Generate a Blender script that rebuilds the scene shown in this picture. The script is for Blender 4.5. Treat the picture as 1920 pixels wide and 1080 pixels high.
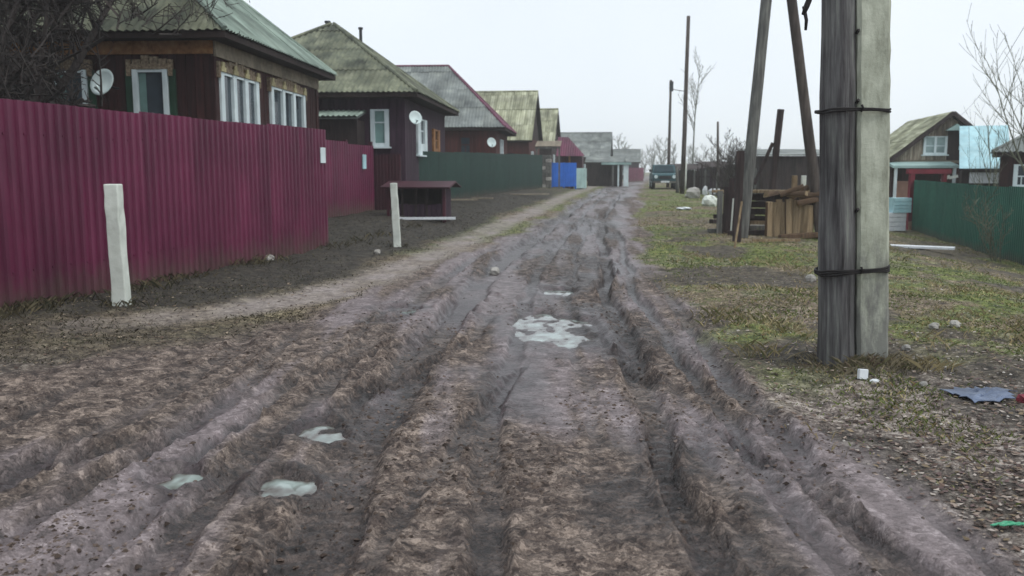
import bpy, math, random
import numpy as np
from mathutils import Vector, Matrix

random.seed(7); RNG = np.random.default_rng(11)
for o in list(bpy.data.objects): bpy.data.objects.remove(o, do_unlink=True)
SC = bpy.context.scene; COL = SC.collection

# ------------------------------------------------------------------ camera, sky, sun, exposure
FPX, CAMH, PITCH = 1663.0, 1.5, math.atan(220/1663.0)
cam_d = bpy.data.cameras.new('camera'); cam = bpy.data.objects.new('camera', cam_d); COL.objects.link(cam)
cam.location = (0, 0, CAMH); cam.rotation_euler = (math.pi/2 - PITCH, 0, 0)
cam_d.sensor_width = 36; cam_d.lens = 36*FPX/1920; cam_d.clip_start = .05; cam_d.clip_end = 2000
cam_d.dof.use_dof = True; cam_d.dof.focus_distance = 6.0; cam_d.dof.aperture_fstop = 3.2
SC.camera = cam

SUN_EL, SUN_AZ = math.radians(54), math.radians(125)      # right and a little behind the camera, behind thin cloud
W = bpy.data.worlds.new('World'); SC.world = W; W.use_nodes = True
nt = W.node_tree; nt.nodes.clear()
sky = nt.nodes.new('ShaderNodeTexSky'); sky.sky_type = 'NISHITA'; sky.sun_disc = False
sky.sun_elevation = SUN_EL; sky.sun_rotation = SUN_AZ; sky.dust_density = 3.0
mixn = nt.nodes.new('ShaderNodeMix'); mixn.data_type = 'RGBA'; mixn.inputs[0].default_value = .90
mixn.inputs[7].default_value = (9.7, 10.4, 11.2, 1)      # even cloud cover
bgn = nt.nodes.new('ShaderNodeBackground'); bgn.inputs[1].default_value = .1
outn = nt.nodes.new('ShaderNodeOutputWorld')
cn = nt.nodes.new('ShaderNodeTexNoise'); cn.inputs['Scale'].default_value = 2.2; cn.inputs['Detail'].default_value = 5      # faint tone in the cloud
tcn = nt.nodes.new('ShaderNodeTexCoord'); nt.links.new(tcn.outputs['Generated'], cn.inputs['Vector'])
crn = nt.nodes.new('ShaderNodeValToRGB'); crn.color_ramp.elements[0].position = .3; crn.color_ramp.elements[0].color = (.89, .905, .92, 1); crn.color_ramp.elements[1].position = .7
cmn = nt.nodes.new('ShaderNodeMix'); cmn.data_type = 'RGBA'; cmn.blend_type = 'MULTIPLY'; cmn.inputs[0].default_value = 1; cmn.inputs[6].default_value = (10.6, 11.3, 11.9, 1)
nt.links.new(cn.outputs['Fac'], crn.inputs[0]); nt.links.new(crn.outputs[0], cmn.inputs[7]); nt.links.new(cmn.outputs[2], mixn.inputs[7])
nt.links.new(sky.outputs[0], mixn.inputs[6]); nt.links.new(mixn.outputs[2], bgn.inputs[0]); nt.links.new(bgn.outputs[0], outn.inputs[0])
sl = bpy.data.lights.new('sun', 'SUN'); sl.energy = 1.5; sl.angle = math.radians(32); sl.color = (1, .97, .93)
so = bpy.data.objects.new('sun', sl); COL.objects.link(so); so.location = (0, 0, 60)
sd = Vector((math.sin(SUN_AZ)*math.cos(SUN_EL), math.cos(SUN_AZ)*math.cos(SUN_EL), math.sin(SUN_EL)))
so.rotation_euler = sd.to_track_quat('Z', 'Y').to_euler()
SC.view_settings.view_transform = 'Standard'; SC.view_settings.look = 'None'
SC.view_settings.exposure = 0.0; SC.view_settings.gamma = 1.0; SC.view_settings.use_curve_mapping = False
SC.render.engine = 'CYCLES'
cy = SC.cycles; cy.use_denoising = True; cy.max_bounces = 7; cy.diffuse_bounces = 3; cy.glossy_bounces = 3
cy.transmission_bounces = 3; cy.volume_bounces = 4; cy.caustics_reflective = False; cy.caustics_refractive = False

# ------------------------------------------------------------------ small maths
def sstep(a, b, x):
    t = np.clip((x-a)/(b-a), 0, 1); return t*t*(3-2*t)
def _hash(ix, iy, s):
    n = (ix.astype(np.int64)*374761393 + iy.astype(np.int64)*668265263 + s*1442695041) & 0xffffffff
    n = ((n ^ (n >> 13))*1274126177) & 0xffffffff
    n = n ^ (n >> 16)
    return (n & 0xffff)/65535.0
def vn(x, y, s=0):
    x = np.asarray(x, float); y = np.asarray(y, float)
    ix = np.floor(x); iy = np.floor(y); fx = x-ix; fy = y-iy
    fx = fx*fx*fx*(fx*(fx*6-15)+10); fy = fy*fy*fy*(fy*(fy*6-15)+10)
    a = _hash(ix, iy, s); b = _hash(ix+1, iy, s); c = _hash(ix, iy+1, s); d = _hash(ix+1, iy+1, s)
    return (a+(b-a)*fx)*(1-fy) + (c+(d-c)*fx)*fy
def fbm(x, y, s=0, o=4, g=.5):
    t = 0; a = 1; n = 0
    for i in range(o):
        t = t + a*(vn(x*2**i, y*2**i, s+i*17)-.5); n += a; a *= g
    return t/n*2          # about -1..1

# ------------------------------------------------------------------ terrain height field
_yy = np.linspace(-60, 700, 3801)
_xx = np.interp(_yy, [-60, 4, 10, 15.6, 31, 60, 100, 700], [-.5, 0, .28, .75, 2.7, 7, 13.5, 120])
_k = np.hanning(41); _k /= _k.sum()
_xs = np.convolve(np.pad(_xx, 20, mode='edge'), _k, 'valid')
def road_x(Y): return np.interp(Y, _yy, _xs)
_pp = np.interp(_yy, [-60, 5, 7.6, 8.9, 11.1, 14.5, 18.5, 31, 55, 100, 700], [-7.5, -6.2, -4.7, -3.2, -2.15, -1.62, -1.05, .75, 4.4, 11, 117])
_ps = np.convolve(np.pad(_pp, 10, mode='edge'), np.hanning(21)/np.hanning(21).sum(), 'valid')
def path_x(Y): return np.interp(Y, _yy, _ps)
# x offset from the road's middle, half width, depth, first y, last y
RUTS = [(.80, .085, .125, -20, 60), (.97, .03, .03, -20, 12), (1.20, .06, .08, -20, 22), (1.52, .075, .095, -20, 13), (1.80, .04, .04, -20, 7),
        (-.16, .075, .085, -20, 60), (-.86, .17, .115, -20, 60), (-1.08, .03, .035, -20, 14), (-1.42, .09, .075, -20, 18), (-1.62, .04, .05, -20, 11.5),
        (.36, .04, .045, 5, 30), (-2.03, .06, .075, -20, 8.2), (-2.17, .035, .04, -20, 7.4), (-2.46, .08, .07, -20, 7.8), (-3.1, .06, .045, -20, 6.6),
        (-.55, .06, .075, -20, 9.5), (.62, .05, .06, -20, 8.5), (-1.15, .07, .07, -20, 8.5), (.15, .05, .055, -20, 7.5)]
# the last few tracks cross the others: sideways drift for each metre nearer than eight
DRIFT = {15: -.24, 16: .20, 17: -.33, 18: -.16}
# x, y, half width, half length, water depth
PUDDLES = [(.44, 8.75, .40, .95, .055), (.62, 11.3, .26, .45, .04), (-1.27, 9.75, .26, .28, .04), (-1.16, 5.17, .14, .22, .035),
           (-1.12, 4.22, .16, .20, .045), (-1.68, 4.26, .12, .14, .03), (-1.36, 8.9, .14, .2, .03)]
def terrain_base(X, Y):
    d = X-road_x(Y)
    z = .35*sstep(14, 55, Y)
    z = z + (.10+.18*sstep(15, 26, Y))*sstep(2.2, 5.2, -d)
    z = z - .70*sstep(4.2, 11.5, d)*sstep(-30, 10, Y)*(1-.5*sstep(40, 90, Y))
    return z - .03*sstep(2.4, 1.2, np.abs(d-.2))
def puddle_mask(X, Y):
    m = np.zeros_like(X); rim = np.zeros_like(X)
    wob = .55*fbm(X*3.1, Y*2.2, 91, 4)
    for (x, y, a, b, w) in PUDDLES:
        r = np.sqrt(((X-x)/a)**2+((Y-y)/b)**2)+wob
        m = np.maximum(m, sstep(1.25, .75, r)); rim = np.maximum(rim, np.exp(-((r-1.35)/.3)**2))
    return m, rim
def masks(X, Y):
    d = X-road_x(Y); n = fbm(X*.9, Y*.5, 5, 4)*.45; n2 = fbm(X*2.3, Y*1.6, 8, 3)*.2
    right = 1.70+n+n2*.8
    left = np.interp(Y, [-20, 4.8, 5.6, 6.6, 7.8, 8.9, 11, 14.5, 18.5, 24, 60], [7.4, 5.6, 4.3, 3.5, 2.75, 2.5, 2.25, 1.95, 1.55, 1.15, 1.05])+n*1.2+n2*1.5
    mud = sstep(-.16, .16, right-d)*sstep(-.3, .3, left+d)
    hw = np.interp(Y, [0, 7, 8.5, 10, 20, 60], [.9, .7, .42, .36, .33, .35])
    p = X-path_x(Y)
    path = sstep(.28, -.2, np.abs(p+n*.3)-hw+n2*.8)*sstep(7.0, 9.6, Y+n*2)
    return d, mud, path*(1-.25*mud)
_ry = np.concatenate([np.arange(-45, 30, .03), np.arange(30, 720, 1.0)])
_rt = []
for _i in range(len(RUTS)):
    _z = np.zeros_like(_ry)
    _rt.append((DRIFT.get(_i, 0)*(8-np.clip(_ry, -2, 8))+.15*fbm(_ry*.36, _z+_i*3.7, 30+_i, 3)+.035*fbm(_ry*1.9, _z+_i, 60+_i, 3)-(.02*(np.clip(_ry, 0, 10)-5.6)**2 if RUTS[_i][0] < -1.9 else 0),
                1+.25*fbm(_ry*1.1, _z+_i*7, 88+_i, 2), np.clip(.72+.7*fbm(_ry*.7, _z+_i*5, 77+_i, 2), .08, 1.3)))
TREADS = {0: .5, 3: -.4, 6: .4, 8: -.5, 11: .5, 13: .5, 17: .4}       # tracks that kept the print of the tyre
def rut_depth(X, Y, d):
    sc = 1-.22*sstep(12, 32, Y); r = np.zeros_like(X); floor = np.zeros_like(X)
    edge = .21*fbm(X*9, Y*6, 101, 3); crumb = 1.7*sstep(.3, .75, vn(X*9, Y*7, 13))*(.5+vn(X*23, Y*19, 14))           # crumbling walls
    near = np.abs(d) < 5
    for i, (o, w, dep, y0, y1) in enumerate(RUTS):
        wob, wid, am = (np.interp(Y, _ry, q) for q in _rt[i])
        t = np.abs(d-o*sc-wob)/(w*wid)+edge
        amp = sstep(y0-.8, y0+.8, Y)*sstep(y1+1.5, y1-1.5, Y)*am
        f = sstep(1.22, .86, t)*amp
        r = r-dep*f+dep*amp*.36*np.exp(-((t-1.55)/.3)**2)*crumb
        if i in TREADS: r = r+.009*f*sstep(-.05, .25, fbm(Y*.9+i, Y*0, 200+i, 2))*np.sign(np.sin(2*np.pi*(Y/.105+TREADS[i]*np.abs(d-o*sc-wob)/.09)))
        floor = np.maximum(floor, f*min(1, dep/.06))
    return r*near*.78, floor*near
def mud_relief(X, Y):
    d = X-road_x(Y); churn = np.clip(.50+1.35*fbm(d*2.6+.12*(Y-6), Y*.27, 41, 4, .55)+.35*fbm(X*1.1, Y*.9, 42, 2)+.38*sstep(-1.5, -2.4, d)+.12*sstep(5.5, 4, Y), 0, 1)          # trodden and churned stretches against ones pressed smooth by tyres
    rid = 1-np.abs(fbm(X*5.2, Y*4.6, 2, 5, .55))*2
    a = fbm(X*7.5, Y*6.5, 4, 4, .6); b = fbm(X*15, Y*13, 7, 3, .6)
    cl = sstep(.10, .22, a)*.016+sstep(.34, .44, a)*.014-sstep(-.26, -.36, a)*.014; c2 = sstep(.16, .28, b)*.010-sstep(-.28, -.38, b)*.008   # crisp edged clods and hoof deep hollows
    return .02*fbm(X*1.7, Y*.9, 1, 3)+(.08+.92*churn)*(.006*rid+.6*cl+.75*c2)+.006*fbm(X*18, Y*6, 6, 3), churn
def terrain(X, Y, full=True):
    X = np.asarray(X, float); Y = np.asarray(Y, float)
    base = terrain_base(X, Y)
    if not full: return base
    d, mud, path = masks(X, Y); pm, rim = puddle_mask(X, Y)
    r, fl = rut_depth(X, Y, d); rel, ch = mud_relief(X, Y)
    mudz = (r*(1-.85*np.maximum(pm, rim*.7)) + rel*(1-.65*fl))*mud
    grassz = (.05*fbm(X*1.3, Y*1.1, 21, 4)+.022*fbm(X*7, Y*6, 22, 3))*(1-mud)
    z = base+mudz+grassz*(1-.75*path)-.02*path*(1-mud)
    z = z+.05*np.exp(-((X-2.66)/.34)**2-((Y-6.7)/.3)**2)
    return z*(1-pm)+(base-.052+.030*fbm(X*5, Y*3, 55, 3)+.022*fbm(X*15, Y*9, 56, 3))*pm+.012*rim*(1-pm)*mud
def gz(x, y, full=True): return float(terrain(np.array([x]), np.array([y]), full)[0])

def ray(u, v):
    x = (u-960)/FPX; y = (540-v)/FPX; c, s = math.cos(PITCH), math.sin(PITCH)
    return Vector((x, c+y*s, -s+y*c))
def at(u, v, Y):                      # the point of a picture position at a distance of Y metres
    r = ray(u, v); return Vector((0, 0, CAMH))+r*(Y/r.y)
def on_ground(u, v):                  # where the line of sight through a picture position meets the ground
    r = ray(u, v); ts = np.geomspace(1.5, 160, 900)/r.y
    X = r.x*ts; Y = r.y*ts; Z = CAMH+r.z*ts; h = terrain(X, Y, False)
    k = int(np.argmax(Z < h)); k = k if Z[k] < h[k] else len(ts)-1
    return Vector((X[k], Y[k], gz(X[k], Y[k], False)))

# ------------------------------------------------------------------ materials
MATS = {}
def lin(r, g, b):
    f = lambda c: (c/255/12.92) if c/255 <= .04045 else ((c/255+.055)/1.055)**2.4
    return (f(r), f(g), f(b), 1)
def new_mat(name):
    m = bpy.data.materials.new(name); m.use_nodes = True; MATS[name] = m
    n = m.node_tree.nodes; return m, n, m.node_tree.links, n['Principled BSDF']
def node(n, t, **k):
    x = n.new(t)
    for a, b in k.items(): setattr(x, a, b)
    return x
def ramp(n, stops):
    r = n.new('ShaderNodeValToRGB'); e = r.color_ramp.elements
    while len(e) < len(stops): e.new(.5)
    for q, (p, c) in zip(e, stops): q.position = p; q.color = c
    return r
def math_n(n, l, op, a, b):
    m = n.new('ShaderNodeMath'); m.operation = op
    for i, q in enumerate((a, b)):
        if isinstance(q, (int, float)): m.inputs[i].default_value = q
        else: l.new(q, m.inputs[i])
    return m.outputs[0]
def mixc(n, l, f, a, b, blend='MIX'):
    m = n.new('ShaderNodeMix'); m.data_type = 'RGBA'; m.blend_type = blend
    for i, q in ((0, f), (6, a), (7, b)):
        if isinstance(q, (int, float)): m.inputs[i].default_value = q
        elif isinstance(q, tuple): m.inputs[i].default_value = q
        else: l.new(q, m.inputs[i])
    return m.outputs[2]
def noise(n, l, vec, scale, detail=4, rough=.55, dist=0):
    t = n.new('ShaderNodeTexNoise'); t.inputs['Scale'].default_value = scale; t.inputs['Detail'].default_value = detail
    t.inputs['Roughness'].default_value = rough; t.inputs['Distortion'].default_value = dist
    l.new(vec, t.inputs['Vector']); return t.outputs['Fac']
def mat(name, stops, scale=3, stretch=(1, 1, 1), rough=.8, bump=.25, bscale=None, rnd=.25, grime=.35, metal=0, spec=.3, splash=0):
    """weathered surface: a colour ramp over stretched noise, blotches of grime, fine relief, a little variation from piece to piece"""
    m, n, l, p = new_mat(name)
    tc = n.new('ShaderNodeTexCoord'); mp = n.new('ShaderNodeMapping'); mp.inputs['Scale'].default_value = stretch
    oi = n.new('ShaderNodeObjectInfo'); l.new(tc.outputs['Object'], mp.inputs['Vector'])
    off = n.new('ShaderNodeVectorMath'); off.operation = 'ADD'; l.new(mp.outputs[0], off.inputs[0])
    rr = math_n(n, l, 'MULTIPLY', oi.outputs['Random'], 37.0); l.new(rr, off.inputs[1])
    v = off.outputs[0]
    f = noise(n, l, v, scale, 6, .62)
    k = len(stops); r = ramp(n, [(.30+.40*i/max(1, k-1), s) for i, s in enumerate(stops)]); l.new(f, r.inputs[0])
    g = noise(n, l, tc.outputs['Object'], .9, 5, .6); gr = ramp(n, [(.35, (1-grime,)*3+(1,)), (.65, (1.0, 1.0, 1.0, 1))]); l.new(g, gr.inputs[0])
    c = mixc(n, l, 1.0, r.outputs[0], gr.outputs[0], 'MULTIPLY')
    if splash:        # dried mud thrown up from the ground
        sx = n.new('ShaderNodeSeparateXYZ'); l.new(tc.outputs['Object'], sx.inputs[0]); w_ = n.new('ShaderNodeVectorMath'); w_.operation = 'ADD'; l.new(tc.outputs['Object'], w_.inputs[0]); l.new(rr, w_.inputs[1])
        hz = math_n(n, l, 'ADD', sx.outputs['Z'], math_n(n, l, 'MULTIPLY', math_n(n, l, 'SUBTRACT', noise(n, l, w_.outputs[0], 5, 6, .7), .5), 1.5*splash))
        sr = ramp(n, [(0, (.8, .8, .8, 1)), (min(1, splash), (0, 0, 0, 1))]); l.new(hz, sr.inputs[0]); c = mixc(n, l, sr.outputs[0], c, lin(84, 72, 64))
    h = n.new('ShaderNodeHueSaturation'); l.new(c, h.inputs['Color'])
    l.new(math_n(n, l, 'ADD', math_n(n, l, 'MULTIPLY', oi.outputs['Random'], rnd), 1-rnd/2), h.inputs['Value'])
    l.new(h.outputs[0], p.inputs['Base Color']); p.inputs['Roughness'].default_value = rough; p.inputs['Metallic'].default_value = metal
    p.inputs['Specular IOR Level'].default_value = spec
    b = n.new('ShaderNodeBump'); b.inputs['Strength'].default_value = bump; b.inputs['Distance'].default_value = .02
    l.new(noise(n, l, v, bscale or scale*3, 5, .6), b.inputs['Height']); l.new(b.outputs[0], p.inputs['Normal'])
    return m
L = lin
mat('maroon_metal', [L(82, 26, 54), L(101, 34, 66), L(120, 46, 80)], 1.2, (1, 1, .3), .45, .04, grime=.3, rnd=.2, spec=.4, splash=.45)
mat('maroon_dark', [L(60, 27, 37), L(76, 35, 47)], 2, (1, 1, .4), .55, .05, rnd=.15)
mat('green_metal', [L(26, 56, 50), L(34, 68, 60)], 1.2, (1, 1, .4), .5, .03, grime=.3, rnd=.15, spec=.35, splash=.3)
mat('green_metal_bright', [L(30, 92, 78), L(42, 108, 90)], 1.2, (1, 1, .4), .5, .03, grime=.35, rnd=.15, spec=.35, splash=.3)
mat('blue_metal', [L(34, 100, 196), L(44, 116, 214)], 1.5, (1, 1, .5), .5, .03, rnd=.1)
mat('mint_metal', [L(150, 182, 180), L(176, 202, 198)], 1.5, (1, 1, .5), .55, .03, rnd=.1)
mat('slate_moss', [L(64, 68, 60), L(98, 103, 89), L(122, 126, 106), L(152, 154, 134)], 1.6, (1, 1, .5), .9, .3, 9, rnd=.22, grime=.45)
mat('slate_light', [L(98, 110, 102), L(130, 146, 136), L(156, 172, 160)], 1.4, (1, 1, .45), .85, .25, 9, rnd=.2, grime=.4)
mat('slate_pale', [L(112, 114, 92), L(164, 166, 140), L(214, 216, 190)], 1.3, (3.0, .25, .25), .9, .25, 8, rnd=.25, grime=.5)
mat('slate_grey', [L(98, 104, 104), L(128, 134, 132), L(152, 158, 152)], 1.4, (1, 1, .4), .9, .25, 8, rnd=.2, grime=.4)
mat('old_wood_dark', [L(38, 32, 32), L(58, 48, 48), L(76, 64, 62)], 3, (5, 5, .5), .9, .5, rnd=.3)
mat('old_wood_grey', [L(74, 74, 74), L(104, 104, 101), L(136, 137, 131)], 3, (6, 6, .5), .9, .6, rnd=.3)
mat('house_brown', [L(34, 17, 17), L(54, 28, 28), L(72, 39, 37)], 3, (5, 5, .4), .85, .4, rnd=.4)
mat('house_plum', [L(44, 30, 42), L(62, 44, 58), L(76, 56, 68)], 3, (4, 4, .4), .85, .4, rnd=.35)
mat('house_red_brown', [L(72, 40, 38), L(98, 54, 50)], 3, (4, 4, .4), .85, .4, rnd=.3)
mat('wood_under', [L(36, 29, 28), L(56, 44, 42)], 3, (3, 3, 1), .9, .3, rnd=.1)
mat('frieze_tan', [L(112, 78, 50), L(150, 108, 70), L(170, 130, 88)], 4, (2, 2, 2), .85, .3, rnd=.2)
mat('frieze_grey', [L(120, 110, 96), L(156, 146, 128)], 4, (2, 2, 2), .85, .3, rnd=.2)
mat('white_paint', [L(204, 220, 224), L(230, 242, 244)], 5, (2, 2, .6), .6, .15, rnd=.1, grime=.25)
mat('carved_dark', [L(84, 70, 58), L(132, 116, 96), L(170, 158, 136)], 7, (3, 3, 3), .85, .3, rnd=.3)
mat('carved_cream', [L(150, 140, 100), L(196, 188, 150)], 6, (2, 2, 2), .8, .2, rnd=.3)
mat('shutter_green', [L(34, 62, 48), L(46, 80, 62)], 4, (2, 2, .6), .7, .2, rnd=.2)
mat('dish_grey', [L(200, 218, 218), L(226, 240, 238)], 3, (1, 1, 1), .5, .05, rnd=.1, grime=.25)
mat('dark_metal', [L(40, 42, 46), L(60, 62, 66)], 4, (1, 1, 1), .5, .1, metal=.4)
mat('wire_black', [L(26, 24, 25), L(44, 40, 40)], 8, (1, 1, 1), .7, .3, rnd=.1)
mat('pole_wood', [L(50, 47, 48), L(92, 90, 91), L(118, 118, 117), L(150, 154, 146)], 3.4, (7, 7, .42), .92, 1.0, 9, rnd=.1, grime=.5)
mat('pole_wood_dark', [L(62, 54, 52), L(86, 78, 74), L(104, 96, 90)], 2.4, (6, 6, .5), .9, .7, 7, rnd=.25, grime=.4)
mat('fresh_wood', [L(104, 86, 66), L(148, 128, 100), L(182, 164, 134)], 4, (4, 4, .6), .85, .4, rnd=.35)
mat('bark_brown', [L(76, 60, 48), L(116, 94, 74)], 5, (4, 4, .6), .95, .8, rnd=.3)
mat('bark_tree', [L(44, 40, 40), L(66, 60, 58), L(86, 80, 76)], 6, (3, 3, .6), .95, .7, rnd=.2)
mat('bark_pale_haze', [L(104, 108, 104), L(138, 140, 134)], 6, (3, 3, .6), .95, .5, rnd=.2)  # paleness is the birch's own; horizon trees carry distance haze in this colour
mat('twig_olive', [L(96, 100, 84), L(128, 130, 112)], 6, (3, 3, .6), .95, .4, rnd=.2)
mat('white_board', [L(214, 220, 226), L(238, 242, 245)], 5, (2, 2, 2), .7, .1, rnd=.1, grime=.25)
mat('white_plaster', [L(200, 206, 196), L(232, 238, 230)], 4, (1, 1, 1), .9, .3, rnd=.2)
mat('pale_blue', [L(160, 204, 214), L(190, 226, 232)], 3, (1, 1, .5), .5, .05, rnd=.15)
mat('gable_boards', [L(104, 92, 82), L(156, 142, 126), L(204, 192, 174)], 3, (5, 5, .4), .9, .4, rnd=.4)
mat('pink_door', [L(176, 136, 118), L(196, 156, 138)], 3, (2, 2, .5), .7, .2)
mat('red_paint', [L(112, 36, 50), L(132, 46, 60)], 3, (1, 1, .5), .6, .1)
mat('teal_paint', [L(40, 78, 86), L(54, 96, 102)], 2, (1, 1, 1), .35, .02, rnd=.05)
mat('rubber', [L(30, 30, 32), L(44, 44, 46)], 6, (1, 1, 1), .9, .2)
mat('blue_plastic', [L(66, 76, 98), L(112, 126, 152)], 6, (1, 1, 1), .45, .3, rnd=.05)
mat('green_plastic', [L(64, 158, 118), L(96, 186, 148)], 6, (1, 1, 1), .4, .1, rnd=.05)
mat('stone_pale', [L(150, 146, 140), L(196, 194, 188)], 9, (1, 1, 1), .9, .4, rnd=.3)
mat('leaf_dry', [L(150, 148, 128), L(196, 196, 176)], 6, (1, 1, 1), .8, .1, rnd=.3)

def concrete():
    m, n, l, p = new_mat('concrete')
    tc = n.new('ShaderNodeTexCoord'); mp = n.new('ShaderNodeMapping'); mp.inputs['Scale'].default_value = (1, 1, .28); l.new(tc.outputs['Object'], mp.inputs[0])
    f = noise(n, l, mp.outputs[0], 7, 8, .68); r = ramp(n, [(.28, L(120, 122, 108)), (.5, L(170, 174, 158)), (.72, L(200, 204, 188))]); l.new(f, r.inputs[0])
    # the lower metre is stained by splashed mud, with ragged runs
    sx = n.new('ShaderNodeSeparateXYZ'); l.new(tc.outputs['Object'], sx.inputs[0])
    st = noise(n, l, mp.outputs[0], 11, 8, .72)
    hgt = math_n(n, l, 'ADD', sx.outputs['Z'], math_n(n, l, 'MULTIPLY', math_n(n, l, 'SUBTRACT', st, .5), 2.6))
    sr = ramp(n, [(.30, (1, 1, 1, 1)), (1.0, (0, 0, 0, 1))]); l.new(hgt, sr.inputs[0])
    c = mixc(n, l, math_n(n, l, 'MULTIPLY', sr.outputs[0], .72), r.outputs[0], L(92, 90, 92))
    l.new(c, p.inputs['Base Color']); p.inputs['Roughness'].default_value = .93; p.inputs['Specular IOR Level'].default_value = .2
    b = n.new('ShaderNodeBump'); b.inputs['Strength'].default_value = .5; b.inputs['Distance'].default_value = .012
    l.new(noise(n, l, tc.outputs['Object'], 26, 8, .7), b.inputs['Height']); l.new(b.outputs[0], p.inputs['Normal'])
concrete()
def glass(name, col, rough=.06):
    m, n, l, p = new_mat(name); tc = n.new('ShaderNodeTexCoord')
    r = ramp(n, [(.35, tuple(x*.6 for x in col[:3])+(1,)), (.65, col)]); l.new(noise(n, l, tc.outputs['Object'], 1.7, 4), r.inputs[0])
    l.new(r.outputs[0], p.inputs['Base Color']); p.inputs['Roughness'].default_value = rough; p.inputs['IOR'].default_value = 1.5; p.inputs['Specular IOR Level'].default_value = .25
    b = n.new('ShaderNodeBump'); b.inputs['Strength'].default_value = .05; l.new(noise(n, l, tc.outputs['Object'], 2.2, 2), b.inputs['Height']); l.new(b.outputs[0], p.inputs['Normal'])
glass('glass_dark', L(66, 76, 84)); glass('glass_teal', L(124, 156, 152)); glass('glass_car', L(40, 60, 68), .03)
glass('curtain_pane', L(168, 190, 190), .2)
def water():
    m, n, l, p = new_mat('puddle_water'); tc = n.new('ShaderNodeTexCoord'); a = node(n, 'ShaderNodeAttribute', attribute_name='depth')
    r = ramp(n, [(.35, L(118, 128, 124)), (.65, L(160, 173, 169))]); l.new(noise(n, l, tc.outputs['Object'], 4, 5), r.inputs[0])
    l.new(mixc(n, l, a.outputs['Fac'], L(74, 64, 58), r.outputs[0]), p.inputs['Base Color']); p.inputs['Roughness'].default_value = .03; p.inputs['IOR'].default_value = 1.33
    b = n.new('ShaderNodeBump'); b.inputs['Strength'].default_value = .05; b.inputs['Distance'].default_value = .02
    l.new(noise(n, l, tc.outputs['Object'], 6, 3), b.inputs['Height']); l.new(b.outputs[0], p.inputs['Normal'])
water()
def ground_mat():
    m, n, l, p = new_mat('mud_and_turf')
    g = n.new('ShaderNodeNewGeometry'); P = g.outputs['Position']
    a1 = node(n, 'ShaderNodeAttribute', attribute_name='cover'); a2 = node(n, 'ShaderNodeAttribute', attribute_name='extra')
    s1 = n.new('ShaderNodeSeparateColor'); l.new(a1.outputs['Color'], s1.inputs[0]); s2 = n.new('ShaderNodeSeparateColor'); l.new(a2.outputs['Color'], s2.inputs[0])
    mud, wet, path = s1.outputs[0], s1.outputs[1], s1.outputs[2]; litter, green, dark = s2.outputs[0], s2.outputs[1], s2.outputs[2]
    mp = n.new('ShaderNodeMapping'); mp.inputs['Scale'].default_value = (1.3, .7, 1); l.new(P, mp.inputs[0])
    big = noise(n, l, mp.outputs[0], .9, 5, .6, .6); mid = noise(n, l, P, 6.5, 7, .66); fine = noise(n, l, P, 38, 6, .68); gr = noise(n, l, P, 120, 4, .6)
    # crumbs: warped cells of two sizes, each crumb with its own tone and its own little dome
    wn = n.new('ShaderNodeTexNoise'); wn.inputs['Scale'].default_value = 14; wn.inputs['Detail'].default_value = 3; l.new(P, wn.inputs['Vector'])
    ws = n.new('ShaderNodeVectorMath'); ws.operation = 'MULTIPLY_ADD'; l.new(wn.outputs['Color'], ws.inputs[0]); ws.inputs[1].default_value = (.09, .09, .09); l.new(P, ws.inputs[2])
    cells = []
    for sc_ in (21, 52):
        vo = n.new('ShaderNodeTexVoronoi'); vo.inputs['Scale'].default_value = sc_; l.new(ws.outputs[0], vo.inputs['Vector']); sp = n.new('ShaderNodeSeparateColor'); l.new(vo.outputs['Color'], sp.inputs[0]); cells.append((vo.outputs['Distance'], sp.outputs[0]))
    tone = lambda c, k: math_n(n, l, 'MULTIPLY', math_n(n, l, 'SUBTRACT', c, .5), k)
    v = math_n(n, l, 'ADD', math_n(n, l, 'ADD', .49, tone(mid, .55)), math_n(n, l, 'ADD', math_n(n, l, 'ADD', tone(cells[0][1], .10), tone(cells[1][1], .13)), tone(gr, .28)))
    st = a1.outputs['Alpha']
    vv = math_n(n, l, 'ADD', .49, math_n(n, l, 'MULTIPLY', math_n(n, l, 'SUBTRACT', v, .49), math_n(n, l, 'SUBTRACT', 1.0, math_n(n, l, 'MULTIPLY', st, .4))))
    r1 = ramp(n, [(.38, L(40, 32, 29)), (.45, L(70, 59, 54)), (.53, L(100, 88, 80)), (.62, L(146, 131, 120))]); l.new(vv, r1.inputs[0])
    r2 = ramp(n, [(.38, L(62, 55, 54)), (.45, L(96, 86, 86)), (.53, L(124, 113, 114)), (.62, L(166, 155, 156))]); l.new(vv, r2.inputs[0])
    bm = ramp(n, [(.36, (0, 0, 0, 1)), (.62, (1, 1, 1, 1))]); l.new(math_n(n, l, 'ADD', math_n(n, l, 'MULTIPLY', big, .35), math_n(n, l, 'MULTIPLY', st, .65)), bm.inputs[0])
    cm = mixc(n, l, bm.outputs[0], r1.outputs[0], r2.outputs[0])
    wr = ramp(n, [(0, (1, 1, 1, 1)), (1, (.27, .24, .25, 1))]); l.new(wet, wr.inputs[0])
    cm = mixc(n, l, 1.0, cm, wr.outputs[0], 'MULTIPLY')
    # turf soil
    t1 = ramp(n, [(.35, L(44, 36, 29)), (.45, L(84, 73, 57)), (.55, L(122, 109, 87)), (.68, L(168, 156, 132))]); l.new(v, t1.inputs[0])
    t2 = ramp(n, [(.35, L(36, 42, 20)), (.45, L(70, 80, 36)), (.55, L(104, 114, 54)), (.68, L(152, 152, 96))]); l.new(v, t2.inputs[0])
    ct = mixc(n, l, green, t1.outputs[0], t2.outputs[0])
    t3 = ramp(n, [(.36, L(42, 36, 33)), (.45, L(84, 74, 69)), (.53, L(124, 113, 105)), (.62, L(178, 169, 161))]); l.new(v, t3.inputs[0])
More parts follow.
